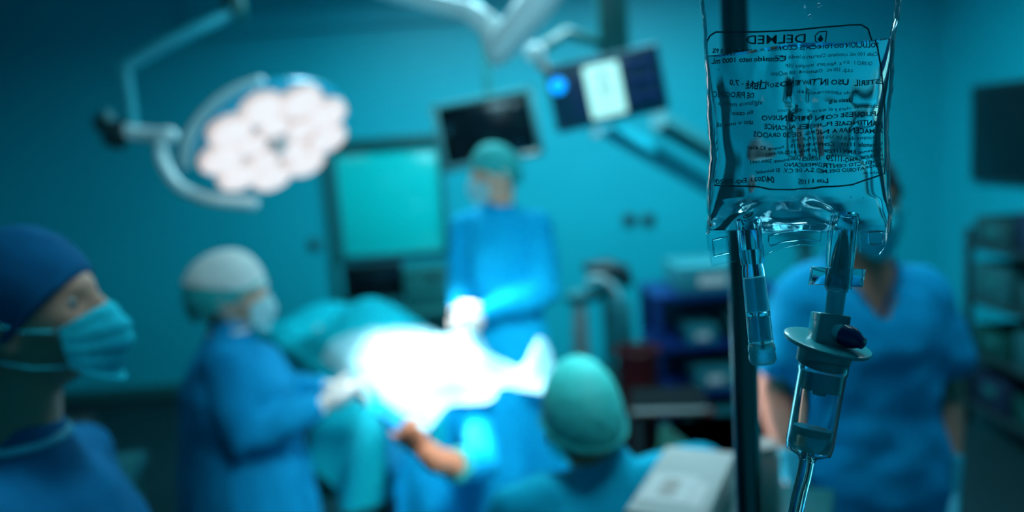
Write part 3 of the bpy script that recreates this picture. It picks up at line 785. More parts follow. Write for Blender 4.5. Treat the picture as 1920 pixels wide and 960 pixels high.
# nurse behind the drip bag
loc = V((.85, 1.92, 0)); rz_ = R(176)
person('person in short sleeved blue scrubs and teal gloves standing behind the drip bag', loc, rz_, M_skind,
       dict(scale=.955, hrot=(6, -4, 0), head=(0.01, .03, 1.63), shR=(.155, 0, 1.38), shL=(-.155, 0, 1.38), elR=(.225, -.02, 1.14), wrR=(.20, .08, .92), elL=(-.215, -.02, 1.12), wrL=(-.19, .06, .88),
            hR=(V((-.1, .25, -1)), V((-1, 0, 0)), .5), hL=(V((.1, .25, -1)), V((1, 0, 0)), .5)),
       dict(type='scrubs', mat=M_scrub, legmat=M_gown2, hair=True, mask=M_mask, gloves=M_gloveb, cap=(M_hair, 1.05, .06, -.07, .0)))

# seated person with green cap, back to the camera
loc = V((.15, 1.60, -.03)); rz_ = R(8)
stool = empty('stool', (.15, 1.53, -.02), 0, 'round black stool under the seated person', 'stool')
MB().lathe([(.17, .43), (.18, .45), (.18, .48), (.16, .50), (0, .50)]).build('seat', M_rubber, stool)
MB().cyl((0, 0, .05), (0, 0, .44), .025).build('post', M_steel, stool)
for k in range(5):
    a = 2 * pi * k / 5; MB().loft([(0, 0, .07), (.19 * cos(a), .19 * sin(a), .05)], .015, (0, 0, 1), 10).build('leg', M_steel, stool)
    MB().sphere((.19 * cos(a), .19 * sin(a), .025), .025).build('caster', M_rubber, stool)
person('person in green cap seated with back to the camera at the table end', loc, rz_, M_skin2,
       dict(scale=1.0, seated=True, pelvis=(0, -.06, .62), waist=(0, -.05, .74), chest=(0, 0, .88), neck=(.02, .03, 1.065), head=(-.01, .085, 1.175), hrot=(0, -14, 0),
            shR=(.23, -.01, 1.05), shL=(-.17, .04, 1.0), elR=(.30, .12, .78), elL=(-.20, .22, .76), wrR=(.18, .36, .80), wrL=(-.12, .36, .80),
            hipR=(.09, -.04, .60), knR=(.2, .36, .55), anR=(.2, .34, .09), hipL=(-.09, -.04, .60), knL=(-.2, .36, .55), anL=(-.2, .34, .09),
            hR=(V((-.3, 1, 0)), V((0, 0, -1)), .5), hL=(V((.3, 1, 0)), V((0, 0, -1)), .5)),
       dict(type='gown', mat=mat('teal_blue_gown', (.002, .42, .62), .8, bump=.3, bscale=25), cap=(M_capteal, 1.16, .03, -.045, .02), mask=M_mask, gloves=M_glove, hair=True))

# ------------------------------------------------------------------ things at the right of the back wall
M_susg = mat('suction_grey', (.16, .20, .20), .5)
# blue cart
c0 = P(1222, 530, 4.1); c1_ = P(1372, 530, 4.1)
cw = (c1_.x - c0.x) + .25; ccx = c0.x + cw / 2
ct = empty('supply_cart', (ccx, 4.3, 0), 0, 'dark blue open shelf cart standing by the back wall behind the drip stand', 'cart')
ztop = P(1240, 560, 4.1).z
for sx in (-1, 1):
    for sy in (-1, 1): box('post', (sx * (cw / 2 - .02), sy * .2, ztop / 2 + .04), (.045, .045, ztop - .08), M_cartblue, ct, .006)
for k, z in enumerate((ztop, ztop - .27, ztop - .52, .14)): box('shelf', (0, 0, z), (cw, .45, .035), M_cartblue, ct, .006)
box('back_panel', (0, .215, ztop / 2 + .05), (cw - .06, .015, ztop - .12), M_navy, ct, .002)
for sx in (-1, 1):
    for sy in (-1, 1): MB().lathe([(.04, -.015), (.045, 0), (.04, .015)], Matrix.Translation((sx * (cw / 2 - .03), sy * .18, .045)) @ Matrix.Rotation(R(90), 4, 'Y')).build('caster', M_rubber, ct)
M_bin = mat('pale_teal_plastic', (.03, .26, .30), .5)
def carton(x, y, z, sx, sy, sz, m, label, name='supply_box', cat='box', group=None, rz=0):
    o = empty(name, (x, y, z), rz, label, cat, group)
    box('carton', (0, 0, sz / 2), (sx, sy, sz), m, o, .006); box('lid', (0, 0, sz + .004), (sx + .008, sy + .008, .016), m, o, .004)
    box('front_label', (0, -sy / 2 - .0015, sz * .5), (sx * .4, .002, sz * .4), M_label if m is not M_label else M_box, o, 0)
    return o
carton(ccx - .02, 4.26, ztop + .018, .36, .36, .13, M_bin, 'wide pale teal box lying on top of the blue cart', group=None)
carton(ccx + .2, 4.30, ztop + .018, .05, .3, .10, M_teal_dk, 'narrow dark box beside the pale one on the cart top')
for k, (dx_, zz, sx_, sz_, m_) in enumerate(((-.08, ztop - .27, .16, .08, M_bin), (.12, ztop - .27, .10, .12, M_teal_dk), (-.02, ztop - .52, .2, .10, M_bin), (.17, ztop - .52, .1, .14, M_navy), (-.12, .14, .12, .12, M_teal_dk), (.06, .14, .18, .1, M_bin))):
    carton(ccx + dx_, 4.22, zz + .018, sx_, .26, sz_, m_, ('low pale box at the left of the cart upper shelf', 'dark upright box at the right of the cart upper shelf', 'pale wide box on the cart middle shelf', 'navy box at the right end of the cart middle shelf', 'dark box at the left of the cart bottom shelf', 'pale box at the right of the cart bottom shelf')[k])
# red bin
p = P(1196, 700, 3.9); 
rb = empty('waste_bin', (P(1196, 690, 3.9).x, 3.9, 0), 0, 'dark red round waste bin on the floor left of the blue cart', 'bin')
zt = P(1196, 655, 3.9).z
MB().lathe([(.08, 0), (.085, .02), (.105, zt - .02), (.11, zt), (.103, zt), (.095, zt - .04), (.08, .03), (0, .03)], None, 32, caps=False).build('bucket', M_red, rb)
MB().loft([(.11 * cos(2 * pi * k / 24), .11 * sin(2 * pi * k / 24), zt) for k in range(24)], .008, (0, 0, 1), 8, closed=True).build('rim', M_red, rb)
# low base with beige bar and red foot
p0, p1 = P(1205, 738, 3.55), P(1300, 755, 3.45)
fb = empty('floor_trolley', ((p0.x + p1.x) / 2, 3.5, 0), R(-8), 'low dark wheeled base with beige edge bar in front of the blue cart', 'trolley')
zf = p0.z
box('deck', (0, 0, max(.12, zf) - .03), (.34, .3, .05), mat('dull_black', (.004, .008, .009), .9, spec=.1), fb, .01); box('edge_bar', (0, -.155, max(.12, zf) - .02), (.34, .02, .02), M_susg, fb, .006)
for sx in (-1, 1):
    for sy in (-1, 1):
        MB().cyl((sx * .14, sy * .12, .03), (sx * .14, sy * .12, max(.12, zf) - .04), .02).build('leg', M_dark, fb)
MB().sphere((.17, -.16, max(.12, zf) - .03), .022).build('corner_bumper', M_red, fb)
# suction stand with dark head and pale hose
Ys = 4.6
hx = P(1135, 520, Ys)
M_susp = mat('suction_teal', (.01, .16, .18), .5); M_susg = mat('suction_grey', (.16, .20, .20), .5)
ss = empty('suction_unit', (hx.x, Ys, 0), 0, 'grey wheeled suction stand with dark head and looping pale hose by the wall', 'medical stand')
hz = P(1135, 515, Ys).z
MB().loft([(-.10, 0, hz + .05), (0, 0, hz + .04), (.10, 0, hz - .0), (.12, 0, hz - .05)], [(.05, .03), (.07, .055), (.06, .06), (.04, .04)], (0, 1, 0), 18).build('head_unit', M_dark, ss)
b_ = MB(); b_.loft(arcp([V((-.10, -.06, hz - .02)), V((-.05, -.08, hz - .0)), V((.02, -.08, hz - .05)), V((.06, -.07, hz - .13))]), .018, (0, 1, 0), 12); b_.build('hose', M_grey, ss)
MB().loft([(-.2, -.02, hz - .12), (-.06, -.02, hz - .10)], [(.045, .045), (.05, .05)], (0, 1, 0), 18).build('canister', M_susp, ss)
MB().cyl((0, 0, .08), (0, 0, hz), .028).build('pole', M_teal_dk, ss)
MB().box((.06, .02, hz - .33), (.16, .12, .32), .02).build('body_case', M_susp, ss)
MB().loft([(-.16, -.02, hz - .2), (-.17, -.02, hz - .5), (-.13, -.02, .2)], [.04, .05, .03], (0, 1, 0), 14).build('side_bottle', M_susg, ss)
MB().loft([(.13, -.06, hz - .45), (.15, -.06, .25)], [.025, .022], (0, 1, 0), 12).build('side_rod', M_susg, ss)
MB().lathe([(.22, .05), (.24, .07), (.20, .10), (.04, .12)]).build('base', M_dark, ss)
for k in range(5):
    a = 2 * pi * k / 5; MB().sphere((.2 * cos(a), .2 * sin(a), .03), .03).build('caster', M_rubber, ss)

# wall screen on the right wall
ws = empty('wall_screen', (XR, 4.95, 1.60), R(-90), 'large black screen hung on the right wall', 'screen')
box('casing', (0, -.03, 0), (1.14, .05, .64), M_dark, ws, .008); box('screen', (0, -.057, 0), (1.08, .004, .58), M_black, ws, .001)
box('wall_bracket', (0, -.004, 0), (.3, .012, .3), M_dark, ws, 0)
kp = P(1905, 395, 4.6)
kn = empty('control_box', (XR, kp.y, 1.06), R(-90), 'dark box with a round dial on the right wall under the black screen', 'control')
box('housing', (0, -.05, 0), (.16, .10, .12), M_dark, kn, .01); MB().lathe([(.04, 0), (.035, .03)], Matrix.Translation((0, -.10, 0)) @ Matrix.Rotation(R(90), 4, 'X')).build('dial', M_rubber, kn)
# storage rack at the right
rk = empty('storage_rack', (2.75, 3.65, 0), R(-90), 'tall dark storage rack of bins against the right wall', 'rack')
for sx in (-1, 1):
    for sy in (-1, 1): box('post', (sx * .72, sy * .22, .56), (.035, .035, 1.12), M_dark, rk, .004)
rz_l = (.12, .42, .72, 1.02)
for z in rz_l: box('shelf', (0, 0, z), (1.48, .48, .025), M_dark, rk, .004)
for li, z in enumerate(rz_l):
    for k in range(4):
        m_ = (mat('rack_bin_teal', (.003, .045, .05), .7), mat('rack_bin_navy', (.002, .015, .04), .7), M_green, mat('dull_teal_bin', (.004, .08, .09), .7))[(k * 3 + li) % 4]
        o = empty('storage_bin', (2.72, 3.10 + k * .36, z + .0125), R(-90), '%s bin %s of the right wall rack, %s' % (('dark teal', 'navy', 'dark green', 'pale teal')[(k * 3 + li) % 4], ('on the bottom shelf', 'on the second shelf', 'on the third shelf', 'on the top')[li], ('nearest', 'second nearest', 'third nearest', 'farthest')[k]), 'bin', 'bins on the storage rack')
        b_ = MB(); hh = .15 + .05 * ((k + li) % 2)
        for sx in (-1, 1): b_.box((sx * .15, 0, hh / 2), (.012, .36, hh), .003)
        for sy in (-1, 1): b_.box((0, sy * .175, hh / 2), (.3, .012, hh), .003)
        b_.box((0, 0, .008), (.3, .36, .016), .003); b_.build('tub', m_, o)
        box('card', (0, -.183, hh * .55), (.1, .003, .05), M_teal_dk, o, 0)
# dark trolley between, green cloth
gt = empty('instrument_table', (.80, 2.75, 0), R(10), 'dark green draped instrument table behind the grey box', 'table')
box('tabletop', (0, 0, .62), (.42, .5, .03), M_steel, gt, .006)
for sx in (-1, 1):
    for sy in (-1, 1): MB().cyl((sx * .18, sy * .2, 0), (sx * .18, sy * .2, .61), .014).build('leg', M_steel, gt)
def gcl(u, v):
    x = (u - .5) * .9; y = (v - .5) * .98; dx_ = max(0, abs(x) - .22); dy_ = max(0, abs(y) - .26)
    sx = 1 if x > 0 else -1; sy = 1 if y > 0 else -1
    return V((max(-.22, min(.22, x)) + sx * (dx_ * .12 + .015 * sin(y * 30) * (dx_ > 0)), max(-.26, min(.26, y)) + sy * (dy_ * .12 + .015 * sin(x * 30) * (dy_ > 0)), .642 - max(dx_, dy_)))
gc = MB().grid(gcl, 50, 50, .003).build('green_cloth', M_green); gc.location = (.80, 2.75, 0); gc.rotation_euler = (0, 0, R(10))
tag(gc, 'dark green cloth draped over the instrument table', 'cloth')

# cart with a dark device behind the near left assistant
ec = empty('equipment_cart', (-1.28, 2.02, 0), R(12), 'dark equipment cart with teal cover behind the assistant at the left edge', 'cart')
box('cabinet', (0, 0, .47), (.40, .40, .84), M_teal_dk, ec, .02)
box('cover', (0, 0, .91), (.44, .44, .05), mat('dull_teal_cover', (.003, .13, .15), .7), ec, .02)
for k in range(3):
    d_ = box('drawer', (0, -.203, .22 + k * .25), (.36, .02, .22), M_dark, ec, .006); MB().cyl((-.07, -.225, .26 + k * .25), (.07, -.225, .26 + k * .25), .007).build('handle', M_steel, d_)
for sx in (-1, 1):
    for sy in (-1, 1): MB().sphere((sx * .16, sy * .16, .03), .03).build('caster', M_rubber, ec)
dv_ = empty('infusion_pump', (-1.28, 2.02, .937), R(12), 'small black boxy device standing on the teal cover of the equipment cart', 'device')
box('casing', (0, 0, .08), (.26, .20, .16), M_rubber, dv_, .015); box('screen', (-.04, -.102, .09), (.12, .004, .08), M_black, dv_, .001)
for k in range(3): MB().lathe([(.012, 0), (.010, .010)], Matrix.Translation((.05 + .028 * k, -.100, .06)) @ Matrix.Rotation(R(90), 4, 'X'), 16).build('key', M_navyb, dv_)

# ------------------------------------------------------------------ near trolley with labelled box
YT = 1.42
zb = 1.04
def onz(px, py, z):
    d = CAM_ROT @ V(((px - 960) / 1500, (480 - py) / 1500, -1)); return CAM_LOC + d * ((z - CAM_LOC.z) / d.z)
ztopb = zb + .07
A_, B_, C_ = onz(1252, 836, ztopb), onz(1368, 866, ztopb), onz(1168, 965, ztopb)
xd = (B_ - A_); wbx = xd.length; yd = (A_ - C_).normalized()
ang = math.atan2(yd.y, yd.x) - pi / 2; wbx = abs(xd.dot(V((cos(ang), sin(ang), 0))))
ctr = A_ + V((cos(ang), sin(ang), 0)) * wbx * .5 - V((-sin(ang), cos(ang), 0)) * .15
print('BOX', A_, B_, C_, R(1) and ang * 57.3, wbx)
nt_ = empty('trolley', (ctr.x + .07, ctr.y - .02, 0), ang, 'small steel trolley carrying the grey box behind the drip stand', 'trolley')
box('tray', (0, 0, zb - .012), (.36, .36, .02), M_teal_dk, nt_, .006); box('shelf', (0, 0, .35), (.34, .34, .02), M_teal_dk, nt_, .006)
for sx in (-1, 1):
    for sy in (-1, 1):
        MB().cyl((sx * .15, sy * .15, .05), (sx * .15, sy * .15, zb - .02), .012).build('leg', M_steel, nt_)
        MB().sphere((sx * .15, sy * .15, .028), .028).build('caster', M_rubber, nt_)
gb = empty('labelled_box', (ctr.x, ctr.y, zb), ang, 'long pale grey box with a white printed label on its lid', 'box')
box('carton', (0, 0, .031), (wbx, .30, .062), M_box, gb, .006)
box('lid', (0, 0, .063), (wbx + .006, .306, .014), M_box, gb, .005)
lb = box('label', (-wbx * .12, -.045, .0708), (.088, .12, .0012), M_label, gb, 0)
MB().box((-wbx * .12, -.045, .0718), (.03, .07, .0008)).build('label_print', M_pink, lb)
box('label', (wbx * .30, -.06, .0708), (.02, .10, .0012), M_label, gb, 0)
bb = empty('beige_jar', (P(1442, 900, 1.38).x, 1.42, zb), 0, 'blurred beige jar right of the drip pole', 'jar')
MB().lathe([(.030, 0), (.034, .01), (.034, .10), (.028, .115), (0, .115)]).build('jar_body', M_pink, bb)
MB().lathe([(.029, .113), (.029, .128), (0, .130)]).build('lid', M_pink, bb)

# ------------------------------------------------------------------ IV pole
YP = .80
pp = P(1397, 700, YP); 
pole = empty('drip_stand', (pp.x, YP, 0), 0, 'glossy dark drip stand pole standing behind the drip bag', 'drip stand')
HT = P(1495, -235, .5).z + .02
lean = (P(1397, 960, YP).x - P(1397, 480, YP).x)
MB().cyl((0, 0, .1), (0, 0, 1.15), .0165, seg=40).build('lower_tube', M_chrome, pole)
MB().cyl((0, 0, 1.0), (0, 0, HT), .0135, seg=40).build('pole', M_chrome, pole)
MB().cyl((0, 0, .98), (0, 0, 1.02), .024).build('collar', M_dark, pole)
for k in range(5):
    a = 2 * pi * k / 5 + .3
    MB().loft([(0, 0, .12), (.15 * cos(a), .15 * sin(a), .09), (.28 * cos(a), .28 * sin(a), .07)], [.016, .014, .012], (0, 0, 1), 12).build('leg', M_steel, pole)
    MB().sphere((.28 * cos(a), .28 * sin(a), .03), .03).build('caster', M_rubber, pole)

# ------------------------------------------------------------------ IV bag (own frame: x right, y up, z towards the viewer)
K = .5 / 1500
BC = CAM_LOC + CV((1495 - 960) * K, (480 - 240) * K, -.5)
BM = Matrix.Translation(BC) @ CAM_ROT.to_4x4()
bag = place(empty('drip_bag', label='clear plastic drip bag with black mirrored print hanging at the right', cat='drip bag'), BM)
def L(px, py, z=0): return V(((px - 1495) * K, (240 - py) * K, z))
def pl(tab, y):
    if y <= tab[0][0]: return tab[0][1]
    for (a, va), (b2, vb) in zip(tab, tab[1:]):
        if y <= b2: t = (y - a) / (b2 - a); return va + (vb - va) * t
    return tab[-1][1]
XLT = [(-210, 1312), (-60, 1308), (0, 1313), (60, 1320), (180, 1326), (260, 1329), (300, 1331), (350, 1327), (400, 1326), (440, 1324)]
XRT = [(-210, 1690), (-60, 1690), (0, 1686), (65, 1676), (180, 1668), (240, 1662), (300, 1663), (360, 1667), (400, 1668), (440, 1665)]
def edge(y): 
    wv = 1.3 * sin(y * .05) + .6 * sin(y * .19 + 1)
    return pl(XLT, y) + wv * .6, pl(XRT, y) + wv
def halft(px, py):
    a, b2 = pl(XLT, py), pl(XRT, py); u = (px - a) / (b2 - a) * 2 - 1; u = max(-1, min(1, u))
    vp = pl([(-210, 0), (-150, .18), (-60, .32), (20, .42), (80, .55), (200, .92), (300, 1.0), (370, .82), (410, .5), (440, .10)], py)
    return .0165 * vp * (1 - abs(u) ** 2.2) ** .75
def wrink(px, py, side):
    n = noise.noise(V((px * .010, py * .006, side * 3.1))) * .0016 + noise.noise(V((px * .03, py * .012, side * 7.7))) * .00055
    n -= .0022 * g(px - (1488 + (py - 80) * .10 + side * 6), 9) * g(py - 180, 130)
    n -= .0013 * g(px - (1440 + 8 * sin(py * .03)), 8) * g(py - 130, 60)
    n += .0010 * sin(px * .05 + py * .02 * side) * g(py - 390, 40)
    n -= .0024 * g((px - 1400) * .7 + (py - 395), 14) * g(px - 1385, 45) 
    n -= .0018 * g((px - 1560) * -.6 + (py - 400) , 12) * g(px - 1560, 50)
    a, b2 = edge(py); u = abs((px - a) / (b2 - a) * 2 - 1)
    return n * max(0, 1 - u ** 3) * min(1, halft(px, py) / .004)
def surf(px, py, side, off=0):
    return L(px, py, side * max(.00018, halft(px, py) + wrink(px, py, side) + off))
M_film = film_mat('clear_film', (.80, .93, .95), .5, .05, .02)
M_liq = glass_mat('saline', (.86, .97, .985), 1.333)
M_clear = glass_mat('clear_plastic', (.72, .93, .96), 1.30)
def milky(name, tint, col, fac, rough=.2):
    m = film_mat(name, tint, .7, .06, .08); nt = m.node_tree; N = nt.nodes; L_ = nt.links
    out = [n for n in N if n.type == 'OUTPUT_MATERIAL'][0]; old = out.inputs[0].links[0].from_socket
    d = N.new('ShaderNodeBsdfPrincipled'); d.inputs['Base Color'].default_value = (*col, 1); d.inputs['Roughness'].default_value = rough
    mx = N.new('ShaderNodeMixShader'); mx.inputs[0].default_value = fac; L_.new(old, mx.inputs[1]); L_.new(d.outputs[0], mx.inputs[2]); L_.new(mx.outputs[0], out.inputs[0])
    return m
M_tube = film_mat('port_plastic', (.55, .85, .90), .75, .12, .06)
M_seam = film_mat('seam_plastic', (.80, .95, .97), .97, .05, .35)
# film shell
NV, NU = 150, 70
def shell(y0, y1, off, ytop=None, closed_top=True):
    mb = MB(); vs = {}
    for side in (1, -1):
        for j in range(NV + 1):
            for i in range(NU + 1):
                if side == -1 and (i in (0, NU)): vs[side, i, j] = vs[1, i, j]; continue
                u = i / NU; u = .5 - .5 * cos(pi * u) if True else u
                v = j / NV
                yy = y0 + (y1 - y0) * v
                a, b2 = edge(yy); px = a + (b2 - a) * u
                if ytop: t_ = ytop(px); yy = t_ + (y1 - t_) * v; a, b2 = edge(yy); px = a + (b2 - a) * u
                if off and (i in (0, NU)): 
                    px += 3 if i == 0 else -3
                    vs[side, i, j] = mb.b.verts.new(L(px, yy, 0))
                else:
                    if off: px += 3 * (1 - 2 * u)
                    vs[side, i, j] = mb.b.verts.new(surf(px, yy, side, off) if i not in (0, NU) else L(px, yy, 0))
    for side in (1, -1):
        for j in range(NV):
            for i in range(NU):
                q = [vs[side, i, j], vs[side, i + 1, j], vs[side, i + 1, j + 1], vs[side, i, j + 1]]
                q2_ = []
                for x in q:
                    if x not in q2_: q2_.append(x)
                if len(q2_) > 2:
                    try: mb.b.faces.new(q2_)
                    except ValueError: pass
    for j in (0, NV):
        for i in range(NU):
            q = [vs[1, i, j], vs[1, i + 1, j], vs[-1, i + 1, j], vs[-1, i, j]]; q2_ = []
            for x in q:
                if x not in q2_: q2_.append(x)
            if len(q2_) > 2:
                try: mb.b.faces.new(q2_)
                except ValueError: pass
    return mb
shell(-190, 437, 0).build('bag_film', M_film, bag)
def ylev(px): return pl([(1320, 108), (1335, 101), (1380, 86), (1440, 74), (1470, 80), (1490, 82), (1560, 76), (1600, 69), (1680, 64)], px) if False else 105 - (px - 1320) * .085 + 3 * sin((px - 1320) * .03)
NV = 110
shell(90, 432, -.00045, ytop=ylev).build('liquid', M_liq, bag)
# welded side seams and the top/bottom seal
for sd in (0, 1):
    pts = []
    for k in range(60):
        y = -190 + k * (437 + 190) / 59; e = edge(y); pts.append(L(e[sd] + (2.0 if sd == 0 else -2.0) + 1.2 * noise.noise(V((y * .06, sd * 9, 0))), y, .0002))
    MB().loft(pts, (.0007, .0045), (1, 0, 0), 20).build('side_seam', M_seam, bag)
def plate(name, poly, th, m, parent=bag, z=0, bev=.0006):
    b_ = bmesh.new(); vs = [b_.verts.new(L(x, y, z - th / 2)) for x, y in poly]; f = b_.faces.new(vs)
    r_ = bmesh.ops.extrude_face_region(b_, geom=[f]); bmesh.ops.translate(b_, vec=(0, 0, th), verts=[v for v in r_['geom'] if isinstance(v, bmesh.types.BMVert)])
    if bev: bmesh.ops.bevel(b_, geom=list(b_.edges), offset=bev, segments=2, affect='EDGES')
    mb = MB(); mb._merge(b_); return mb.build(name, m, parent)
plate('top_seal', [(1312, -190), (1690, -190), (1686, -240), (1500 + 40, -246), (1460, -246), (1316, -240)], .0014, M_clear)
plate('seal_tab', [(1325, 440), (1385, 428), (1392, 488), (1334, 500), (1328, 470)], .0016, M_clear)
plate('seal_tab', [(1422, 424), (1480, 416), (1556, 418), (1552, 462), (1500, 460), (1455, 470), (1424, 486)], .0016, M_clear)
plate('seal_tab', [(1608, 420), (1664, 422), (1662, 462), (1650, 478), (1612, 474)], .0016, M_clear)
def ringp(pts, r, name='embossed_frame'):
    MB().loft([L(x, y, .0012) for x, y in pts], r, (0, 0, 1), 6, closed=True).build(name, M_clear, bag)
ringp([(1336, 450), (1350, 446), (1362, 444), (1364, 460), (1365, 474), (1350, 477), (1338, 480), (1336, 465)], .0006)
ringp([(1440, 442), (1470, 434), (1505, 431), (1538, 433), (1539, 443), (1537, 452), (1505, 449), (1470, 453), (1443, 461), (1440, 452)], .0006)
ringp([(1626, 436), (1642, 434), (1654, 436), (1655, 447), (1653, 457), (1640, 459), (1627, 458), (1625, 447)], .0006)
# hook from the stand
hp0 = V((0, 0, HT - .005)); bt = pole.matrix_world.inverted() @ (BM @ L(1500, -236, 0)) if False else (BM @ L(1500, -232, 0)) - V(pole.location)
hk = MB(); hk.loft(arcp([hp0, lerp(hp0, bt + V((0, 0, .03)), .5) + V((0, 0, .03)), bt + V((0, .012, .03)), bt + V((0, -.006, .008)), bt + V((0, -.018, .012)), bt + V((0, -.022, .03))]), .0028, (1, 0, 0), 10); hk.build('hook', M_steel, pole)
hk = MB(); hk.loft(arcp([hp0, hp0 + V((.09, .06, .035)), hp0 + V((.15, .1, .0)), hp0 + V((.165, .11, .03))]), .0028, (1, 0, 0), 10); hk.build('hook', M_steel, pole)

# ports
def axis(p0, p1): 
    a, b2 = L(*p0), L(*p1); d = (b2 - a).normalized(); x = V((0, 0, 1)).cross(d).normalized()
    return Matrix.Translation(a) @ Matrix((x, d.cross(x), d)).transposed().to_4x4(), (b2 - a).length
m_, ln = axis((1402, 408), (1431, 682))
def lat(name, prof, m, M4, parent, seg=48, z=0): return MB().lathe([(r * K, h * K) for r, h in prof], M4, seg).build(name, m, parent)
LP = ln / K
lat('port_sleeve', [(20, 0), (23, 6), (22.5, 70), (21, 88), (18, 88), (18, 4)], M_clear, m_, bag)
M_tubeg = glass_mat('port_tube_plastic', (.85, .97, .98), 1.18)
lat('injection_port', [(18.5, 60), (19, 90), (21, 100), (23, 232), (22, 238), (24.5, 241), (24.5, 246), (21.5, 246)], M_tubeg, m_, bag)
M_pl = milky('port_saline', (.55, .90, .95), (.02, .75, .9), .55)
lat('port_liquid', [(15, 112), (17.5, 114), (18, 172), (18, 176), (0, 176)], M_pl, m_, bag)
lat('port_liquid', [(17.5, 184), (19, 186), (20, 232), (0, 233)], M_pl, m_, bag)
lat('port_ring', [(21, 177), (21.8, 179), (21.8, 183), (21, 185)], M_clear, m_, bag)
M_plug = mat('teal_rubber', (.12, .55, .60), .35, coat=.4)
M_plugc = milky('port_cap_plastic', (.6, .9, .92), (.25, .75, .80), .45)
lat('port_cap', [(21, 236), (24.5, 240), (25.5, 250), (23.5, 254), (25, 258), (25, 268), (20, 276), (0, 277)], M_plugc, m_, bag)
m2, _ = axis((1582, 405), (1571, 540))
lat('outlet_port', [(24, -6), (28, 4), (26, 60), (24, 100), (24, 136), (20, 136), (20, 0)], M_clear, m2, bag)
# bubbles
for x, y, r_ in ((1503, 18, 2.3), (1529, 15, 4), (1512, 36, 3.6), (1583, 372, 2.4), (1608, 373, 1.6), (1458, 26, 2), (1345, 133, 2), (1392, 188, 1.6), (1640, 214, 2), (1366, 170, 1.5), (1522, 96, 1.6)):
    MB().sphere(L(x, y, halft(x, y) * .85), r_ * K, None, 12).build('bubble', M_film, bag)

# print on the far face of the bag, so it reads mirrored from here
def wave(px, py): return 2.2 * sin(px * .035 + py * .05) * min(1, max(0, (py - 90) / 60)) + 1.0 * sin(px * .11 + py * .2) * min(1, max(0, (py - 90) / 60)) - (px - 1500) * .03
prt = MB()
LINES = [
 (1560 - 38, 73, 23, 'DELMED', 1.0, 0),
 (1648, 92, 13, 'SOLUCION ISOTONICA DE CLORURO DE SODIO AL 0.9%', .74, 1),
 (1646, 108, 10, 'Cada 100 mL contiene: Cloruro de Sodio USP', .72, 0),
 (1480, 112, 14, 'Contenido neto 1000 mL', .72, 1),
 (1636, 124, 9, 'QUIRO 1   0.9 g  Agua para inyectables USP', .72, 0),
 (1600, 137, 10, 'c.s.p. 100 mL   Osmolaridad 308 mOsm/L', .72, 0),
 (1450, 154, 12, 'pH: 4.5 - 7.0', .9, 1),
 (1655, 160, 14, 'ESTERIL  USO INTRAVENOSO  LIBRE', .82, 1),
 (1425, 176, 14, 'DE PIROGENOS', .86, 1),
 (1610, 176, 9, 'Via de administracion segun', .8, 0),
 (1440, 190, 11, 'vigilancia medica', .85, 0),
 (1600, 192, 10, 'Uselo si la', .8, 1),
 (1424, 208, 11, 'En caso', .9, 1),
 (1650, 206, 10, 'solucion es clara y el envase no esta roto', .8, 0),
 (1650, 222, 13, 'APLIQUESE CON EQUIPO NUEVO', .8, 1),
 (1424, 229, 12, 'uno u otro signo', .9, 1),
 (1652, 238, 12, 'MANTENGASE FUERA DEL ALCANCE', .78, 1),
 (1652, 252, 12, 'ALMACENAR A NO MAS DE 30 GRADOS', .78, 1),
 (1640, 263, 9, 'Protejase de la luz  USESE SAN RAFAEL', .74, 0),
 (1652, 275, 9, 'Guatemala: 11139    Costa Rica: RI 4115    Panama: R2 4387', .80, 1),
 (1650, 287, 9, 'Nicaragua: RMN 11129   Costa Rica: 4102-AF-6001', .80, 1),
 (1652, 298, 9, 'Honduras: RMQ-11129   Republica Dominicana: 2000-1991', .80, 1),
 (1654, 309, 10, 'PRODUCTO CENTROAMERICANO', .82, 1),
 (1654, 319, 10, 'LABORATORIO DELMED, S.A. DE C.V.  El Salvador', .78, 1),
 (1560, 339, 12, 'Lote 11105', .8, 1),
 (1462, 337, 14, '04/2021 Exp. 04/2024', .74, 1),
 (1652, 330, 8, 'Hecho en', .8, 0),
]
def text_mesh(s_, bold):
    c = bpy.data.curves.new('t', 'FONT'); c.body = s_; c.size = 1; c.resolution_u = 2; c.offset = .03 if bold else .012
    o = bpy.data.objects.new('t', c); COL.objects.link(o); bpy.context.view_layer.update()
    me = bpy.data.meshes.new_from_object(o.evaluated_get(bpy.context.evaluated_depsgraph_get()))
    bpy.data.objects.remove(o); bpy.data.curves.remove(c); return me
for x0, y0, sz, s_, st, bold in LINES:
    me = text_mesh(s_, bold); wmax = max(v.co.x for v in me.vertices) * sz * st * 1.35
    lim = x0 - 1338; fx = min(1, lim / wmax)
    if x0 == 1600 or x0 == 1560: fx = min(fx, .9)
    vs = []
    for v in me.vertices:
        px = x0 - v.co.x * sz * st * 1.35 * fx; py = y0 - v.co.y * sz
        py += wave(px, py)
        vs.append(prt.b.verts.new(surf(px, py, -1, .00025)))
    for p in me.polygons:
        try: prt.b.faces.new([vs[i] for i in p.vertices])
        except ValueError: pass
    bpy.data.meshes.remove(me)
def strip(pts, wpx):
    n = len(pts); vv = []
    for i, (x, y) in enumerate(pts):
        a = pts[max(0, i - 1)]; b2 = pts[min(n - 1, i + 1)]; dx_, dy_ = b2[0] - a[0], b2[1] - a[1]; l_ = sqrt(dx_ * dx_ + dy_ * dy_); nx, ny = -dy_ / l_ * wpx / 2, dx_ / l_ * wpx / 2
        vv.append((prt.b.verts.new(surf(x + nx, y + ny, -1, .00025)), prt.b.verts.new(surf(x - nx, y - ny, -1, .00025))))
    for i in range(n - 1): prt.b.faces.new((vv[i][0], vv[i + 1][0], vv[i + 1][1], vv[i][1]))
